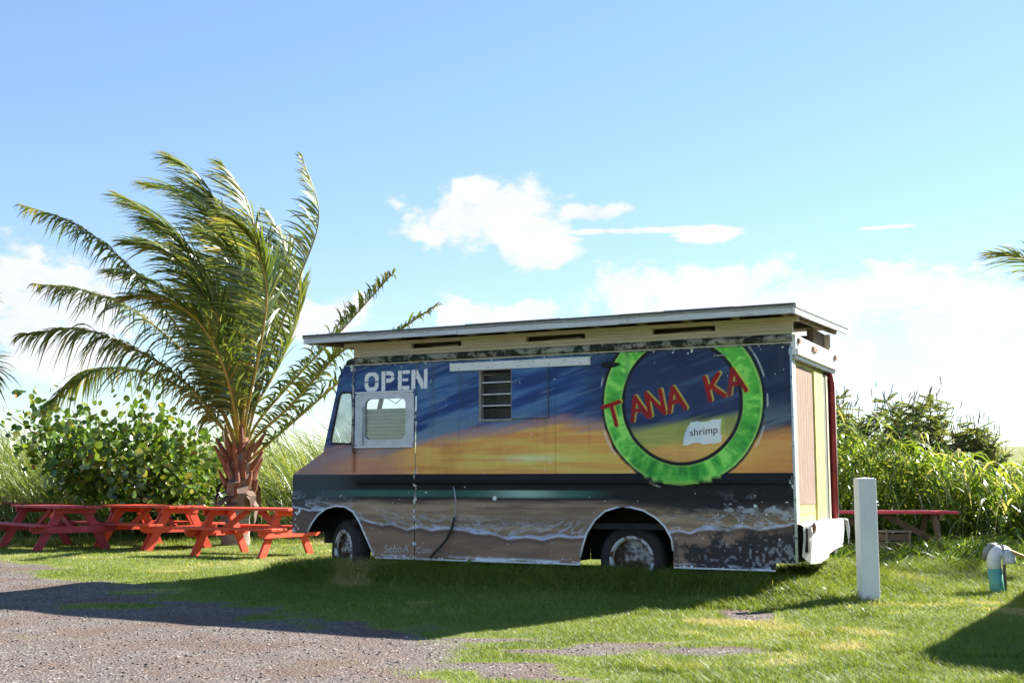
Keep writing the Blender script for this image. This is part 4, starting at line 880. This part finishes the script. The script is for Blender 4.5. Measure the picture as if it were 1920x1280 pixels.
# sea grape bush
SG = [(0., (.035, .075, .012)), (.45, (.085, .16, .022)), (.75, (.17, .26, .035)), (.93, (.30, .29, .06)), (1., (.42, .2, .06))]
M_sg = leafmat('sea_grape_leaf', SG, trans=.42, gloss=.06, rough=.25)
M_bark = mat('red_brown_bark', (.22, .12, .08), (.14, .08, .055), .85, 9, bump=.3)
def sea_grape():
    Y = 24.0; t = empty('sea_grape_bush', (0, 0, 0)); tag(t, 'spreading sea grape bush with round glossy leaves behind the left tables', 'bush')
    base = [at(292, 985, Y), at(222, 985, Y+.2), at(330, 985, Y+.3)]
    for b in base: b.z = 0
    ends = [(22, 765, 0), (60, 742, .3), (105, 765, -.4), (135, 752, .5), (185, 770, -.3), (265, 722, .2), (262, 752, -.2), (300, 775, .6), (335, 772, -.4), (385, 815, .3), (150, 820, -.9), (60, 805, -.6), (120, 840, -.9),
            (215, 815, -1.0), (255, 850, -1.1), (300, 830, -.9), (350, 840, -.8), (395, 880, -.5), (330, 900, -1.0), (250, 910, -1.0), (205, 850, -1.1), (410, 850, .8), (230, 790, .9), (160, 790, .9), (90, 800, .8), (370, 905, .6), (285, 930, -.7), (400, 925, -.2), (360, 945, -.4)]
    LP = []; LT = []
    stems = []
    for i, (px, py, d) in enumerate(ends):
        e = at(px, py+16, Y+d); b = base[0 if px > 240 else 1] if i % 5 else base[2]
        m1 = b.lerp(e, .42)+Vector((random.uniform(-.15, .15), random.uniform(-.1, .1), .12)); 
        pts = catmull([b, m1, e], 9); MB().tube([Vector(p) for p in pts], list(np.linspace(.032, .008, 9)), 6).build('branch', M_bark, t, True)
        n = 150
        for k in range(n):
            f = .35+.65*random.random()**.7; p = pts[int(2+f*6.4)]+rng.normal(0, 1, 3)*np.array([.25, .28, .17])*(.4+.7*f)
            if p[2] > .25: LP.append(p); LT.append(f)
    LP = np.array(LP); n = len(LP)
    rr = .045+.035*rng.random(n); nn = nrm(np.stack([rng.normal(0, .8, n), rng.normal(-.35, .7, n), rng.normal(.45, .5, n)], 1))
    ax = nrm(np.cross(nn, rng.standard_normal((n, 3)))); bx_ = np.cross(nn, ax)
    tint = np.clip(.55+.2*rng.standard_normal(n), 0, .92); tint = np.where(rng.random(n) < .012, 1., tint)
    order = np.argsort(LP[:, 1]-.15*rng.random(n)); near = order[:300]; rest = order[300:]
    tt = np.array([-1, -.55, 0, .55, 1.]); ww = np.array([.25, .85, 1., .8, .25])
    P = LP[rest, None]+ax[rest, None]*(rr[rest, None]*tt)[..., None]+nn[rest, None]*(rr[rest, None]*.18*tt**2)[..., None]; W = bx_[rest, None]*(rr[rest, None]*ww)[..., None]
    V, F, T = strips(P, W, tint[rest]); o = np_obj('foliage', V, F, M_sg, t, tint=T); o['kind'] = 'stuff'
    protos = []
    for k in range(6):
        P = np.zeros((1, 5, 3)); P[0, :, 0] = tt; P[0, :, 2] = .18*tt**2; W = np.zeros((1, 5, 3)); W[0, :, 1] = ww
        V, F, T = strips(P, W, np.array([.2+.14*k])); ob = np_obj('leaf', V, F, M_sg, t, tint=T); protos.append(ob)
    for j, i in enumerate(near):
        src = protos[j % 6]; ob = src if j < 6 else src.copy()
        if j >= 6: col.objects.link(ob)
        M = Matrix(((ax[i][0], bx_[i][0], nn[i][0]), (ax[i][1], bx_[i][1], nn[i][1]), (ax[i][2], bx_[i][2], nn[i][2]))).to_4x4()
        ob.parent = t; ob.matrix_local = Matrix.Translation(Vector(LP[i])) @ M @ Matrix.Scale(float(rr[i]), 4)
sea_grape()

# tall wind-bent grass behind everything
TG = [(0., (.07, .11, .02)), (.4, (.14, .2, .04)), (.7, (.26, .31, .085)), (.9, (.40, .39, .18)), (1., (.5, .45, .27))]
M_tall = leafmat('tall_grass_leaf', TG, trans=.45, gloss=.04, rough=.35)
def arcs(x, y, h, w, lean, az, k, tint, zpow=1.0, drop=.25):
    n = len(x); t = np.linspace(0, 1, k)[None, :, None]; base = np.stack([x, y, ground_z(x, y)], 1)[:, None]
    d = np.stack([np.cos(az), np.sin(az), 0*az], 1)[:, None]
    P = base+d*(lean*h)[:, None, None]*t**1.8+np.array([0, 0, 1.])*h[:, None, None]*(t-drop*(lean[:, None, None])*t**3)
    D = nrm(np.gradient(P, axis=1)); s = nrm(np.cross(D, np.array([0, 0, 1.])[None, None]+.6*rng.standard_normal((n, 1, 3))))
    return strips(P, s*(w[:, None, None]*(np.sin(np.pi*np.clip(.25+.75*t, 0, .985))))/2, tint)
def tall_grass():
    parts = []
    for n, x0, x1, y0, y1, hm, wm in ((9000, -15, 1, 24.6, 27.5, 2.1, .024), (12000, -19, 4, 27.5, 35, 3.0, .032), (5000, -1, 16, 24.5, 32, 2.2, .026), (3600, -15, -2, 23.8, 25.2, 1.1, .02)):
        x = rng.uniform(x0, x1, n); y = rng.uniform(y0, y1, n); cl = fbm(x*.6, y*.6, 121, 3)
        h = hm*(.55+.6*cl)*(.65+.5*rng.random(n)); az = math.pi+.55*rng.standard_normal(n)
        az = np.where(rng.random(n) < .2, rng.random(n)*6.28, az)
        parts.append(arcs(x, y, h, wm*(.6+.8*rng.random(n)), .3+.65*rng.random(n), az, 6, np.clip(.45+.5*(cl-.5)+.2*rng.standard_normal(n), 0, 1)))
    V, F, T = merge(parts)
    tag(np_obj('tall_grass', V, F, M_tall, tint=T), 'tall pale green grass bent by wind behind the tables and truck', 'grass', kind='stuff')
tall_grass()
# cane grass with broad blades at the right
CG = [(0., (.035, .07, .012)), (.4, (.09, .16, .022)), (.75, (.2, .29, .035)), (.93, (.32, .36, .08)), (1., (.45, .42, .2))]
M_cane = leafmat('cane_grass_leaf', CG, trans=.5, gloss=.045, rough=.3)
def cane_grass():
    parts = []
    n = 900; cx = rng.uniform(4.3, 11.5, n); cy = rng.uniform(18.3, 23.5, n); keep = cx < .47*cy+1; cx, cy = cx[keep], cy[keep]; n = len(cx)
    H = (1.05+.75*fbm(cx*.7, cy*.7, 131, 3))*np.interp(cx, [4, 5.5, 7.4, 8.4, 11], [1.3, 1.22, 1.02, .82, .7])*(.75+.4*rng.random(n))
    for x, y, h in zip(cx, cy, H):
        m = 15; z = np.linspace(.08, 1, m)*h+rng.normal(0, .04, m); az = rng.random(m)*6.28; L = .55+.55*rng.random(m)
        b = np.stack([x+.06*rng.standard_normal(m), y+.06*rng.standard_normal(m), z], 1)[:, None]
        t = np.linspace(0, 1, 6)[None, :, None]; d = np.stack([np.cos(az)-.35, np.sin(az), 0*az], 1)[:, None]*.65
        P = b+(d*t+np.array([0, 0, 1.])*(.85*t-1.05*t**2.2))*L[:, None, None]
        D = nrm(np.gradient(P, axis=1)); s = nrm(np.cross(D, np.array([0, 0, 1.])+.3*rng.standard_normal((m, 1, 3))))
        w = (.02+.024*rng.random(m))[:, None, None]*np.sin(np.pi*np.clip(.2+.8*t, 0, .985))
        parts.append(strips(P, s*w/1.6, np.clip(.60+.2*rng.standard_normal(m)+.35*(z/h-.5), 0, 1)))
    # low arching grass in front
    k = 6000; x = rng.uniform(3.6, 8.6, k); y = rng.uniform(14.4, 18.6, k); h = .22+.35*rng.random(k)*fbm(x*1.2, y*1.2, 141, 3)*1.6
    parts.append(arcs(x, y, h*sstep(14.2, 16.5, y), .018*(.6+.8*rng.random(k)), .5+.8*rng.random(k), rng.random(k)*6.28, 6, np.clip(.5+.22*rng.standard_normal(k), 0, 1)))
    V, F, T = merge(parts)
    tag(np_obj('cane_grass', V, F, M_cane, tint=T), 'dense broad-bladed cane grass thicket behind the white post', 'grass', kind='stuff')
cane_grass()
# feathery shrubs with hanging pods
KO = [(0., (.06, .09, .03)), (.5, (.14, .18, .055)), (.85, (.24, .27, .09)), (1., (.33, .32, .13))]
M_koa = leafmat('feathery_leaf', KO, trans=.5, gloss=.03); M_pod = mat('brown_seed_pod', (.16, .085, .045), (.10, .055, .03), .7)
def shrub(label, tops, Y, base_x):
    t = empty('seed_pod_shrub', (0, 0, 0)); tag(t, label, 'shrub', 'feathery shrubs at the right')
    b = Vector((base_x, Y+.2, 0)); Pl = []; Wl = []; tl = []; pods = MB()
    for px, py, d in tops:
        e = at(px, py, Y+d); m1 = b.lerp(e, .5)+Vector((random.uniform(-.2, .2), random.uniform(-.2, .2), .25)); pts = catmull([b, m1, e], 14)
        MB().tube([Vector(p) for p in pts], list(np.linspace(.035, .006, 14)), 5).build('branch', M_bark, t, True)
        for k in range(80):
            f = random.random()**.8; c = pts[int(3+f*9.6)]; a = random.random()*6.28; d0 = np.array([math.cos(a)-.35, math.sin(a), random.uniform(-.7, .7)]); d0 /= np.linalg.norm(d0); L = .2+.2*random.random()
            rt = np.linspace(.1, 1, 11)
            stem = c+d0[None]*(L*rt)[:, None]+np.array([0, 0, -.12])*(L*rt**2)[:, None]
            for s in (-1, 1):
                q = nrm(np.cross(d0, [0, 0, 1.])+.001)*s*.8+d0*.5+rng.normal(0, .12, (11, 3))+np.array([0, 0, -.15]); q = nrm(q); l = .055+.03*rng.random((11, 1))
                Pl.append(np.stack([stem, stem+q*l*.5, stem+q*l], 1)); ww = np.array([.3, 1, .15])[None, :, None]*np.cross(q, d0)[:, None]; Wl.append(nrm(ww+1e-6)*np.array([.005, .013, .002])[None, :, None]); tl.append(np.clip(.62+.2*rng.standard_normal(11), 0, 1))
        for k in range(20):
            c = pts[13 - int(random.random()*4)]+rng.normal(0, .12, 3); l = .10+.09*random.random(); sx, sy = random.uniform(-.05, .05), random.uniform(-.05, .05)
            pods.bar(Vector(c), Vector((c[0]+sx-.03, c[1]+sy, c[2]-l)), .018, .004, (1, .3, 0))
    V, F, T = strips(np.concatenate(Pl), np.concatenate(Wl), np.concatenate(tl)); o = np_obj('foliage', V, F, M_koa, t, tint=T); o['kind'] = 'stuff'
    o = pods.build('seed_pods', M_pod, t); o['kind'] = 'stuff'
shrub('feathery shrub with brown pods rising close behind the truck rear', [(1568, 730, 0), (1590, 765, .4), (1610, 790, -.3), (1575, 810, .2), (1635, 800, .5), (1600, 840, -.4), (1560, 770, .6), (1645, 770, .2)], 21.8, 6.1)
shrub('tallest feathery shrub, its pod-hung top above the white post', [(1655, 735, 0), (1690, 760, .3), (1715, 745, -.3), (1745, 730, .2), (1765, 755, .5), (1700, 800, -.4), (1740, 800, .1), (1665, 800, .4), (1725, 775, .7), (1775, 790, -.2), (1680, 830, .2)], 22.4, 7.4)
shrub('small feathery shrub at the right end of the thicket', [(1800, 800, .2), (1825, 778, 0), (1850, 800, .3), (1865, 825, -.2), (1840, 840, .2), (1795, 830, -.3), (1880, 845, .2)], 22.0, 8.6)

# stand-in shed added out of view, its roof corner shaped to shade the lawn
def shed():
    t = empty('shadow_caster_shed', (6.04, 10.5, 0), math.atan2(.863, .505)); tag(t, 'wooden shed with sloping roof, added unseen beyond the right edge to shade the lawn', 'shed')
    sl = .42; L = 6.0; W = 2.2; z0 = 2.86    # local x along the eave, -y outwards to the right
    def sh(name, x0, x1, w0, w1, za, th, m): 
        MB().add([(x0, -w0, za+w0*sl), (x1, -w0, za+w0*sl), (x1, -w1, za+w1*sl), (x0, -w1, za+w1*sl), (x0, -w0, za+w0*sl+th), (x1, -w0, za+w0*sl+th), (x1, -w1, za+w1*sl+th), (x0, -w1, za+w1*sl+th)], [(0, 1, 2, 3), (4, 5, 6, 7), (0, 1, 5, 4), (1, 2, 6, 5), (2, 3, 7, 6), (3, 0, 4, 7)]).build(name, m, t)
    sh('roof', 0, L, 0, W, z0-.06, .06, M_roofing)
    for k in range(28): MB().box(.3+k*.19, .3+k*.19+.18, -.32, -.28, 0, z0+.28*sl-.07).build('wall_board', M_oldwood, t)
    for k in range(9): y = .34+k*.19; MB().box(.3, .34, -y-.18, -y, 0, z0+y*sl-.07).build('wall_board', M_oldwood, t)
    for k in range(9): y = .34+k*.19; MB().box(L-.34, L-.3, -y-.18, -y, 0, z0+y*sl-.07).build('wall_board', M_oldwood, t)
shed()
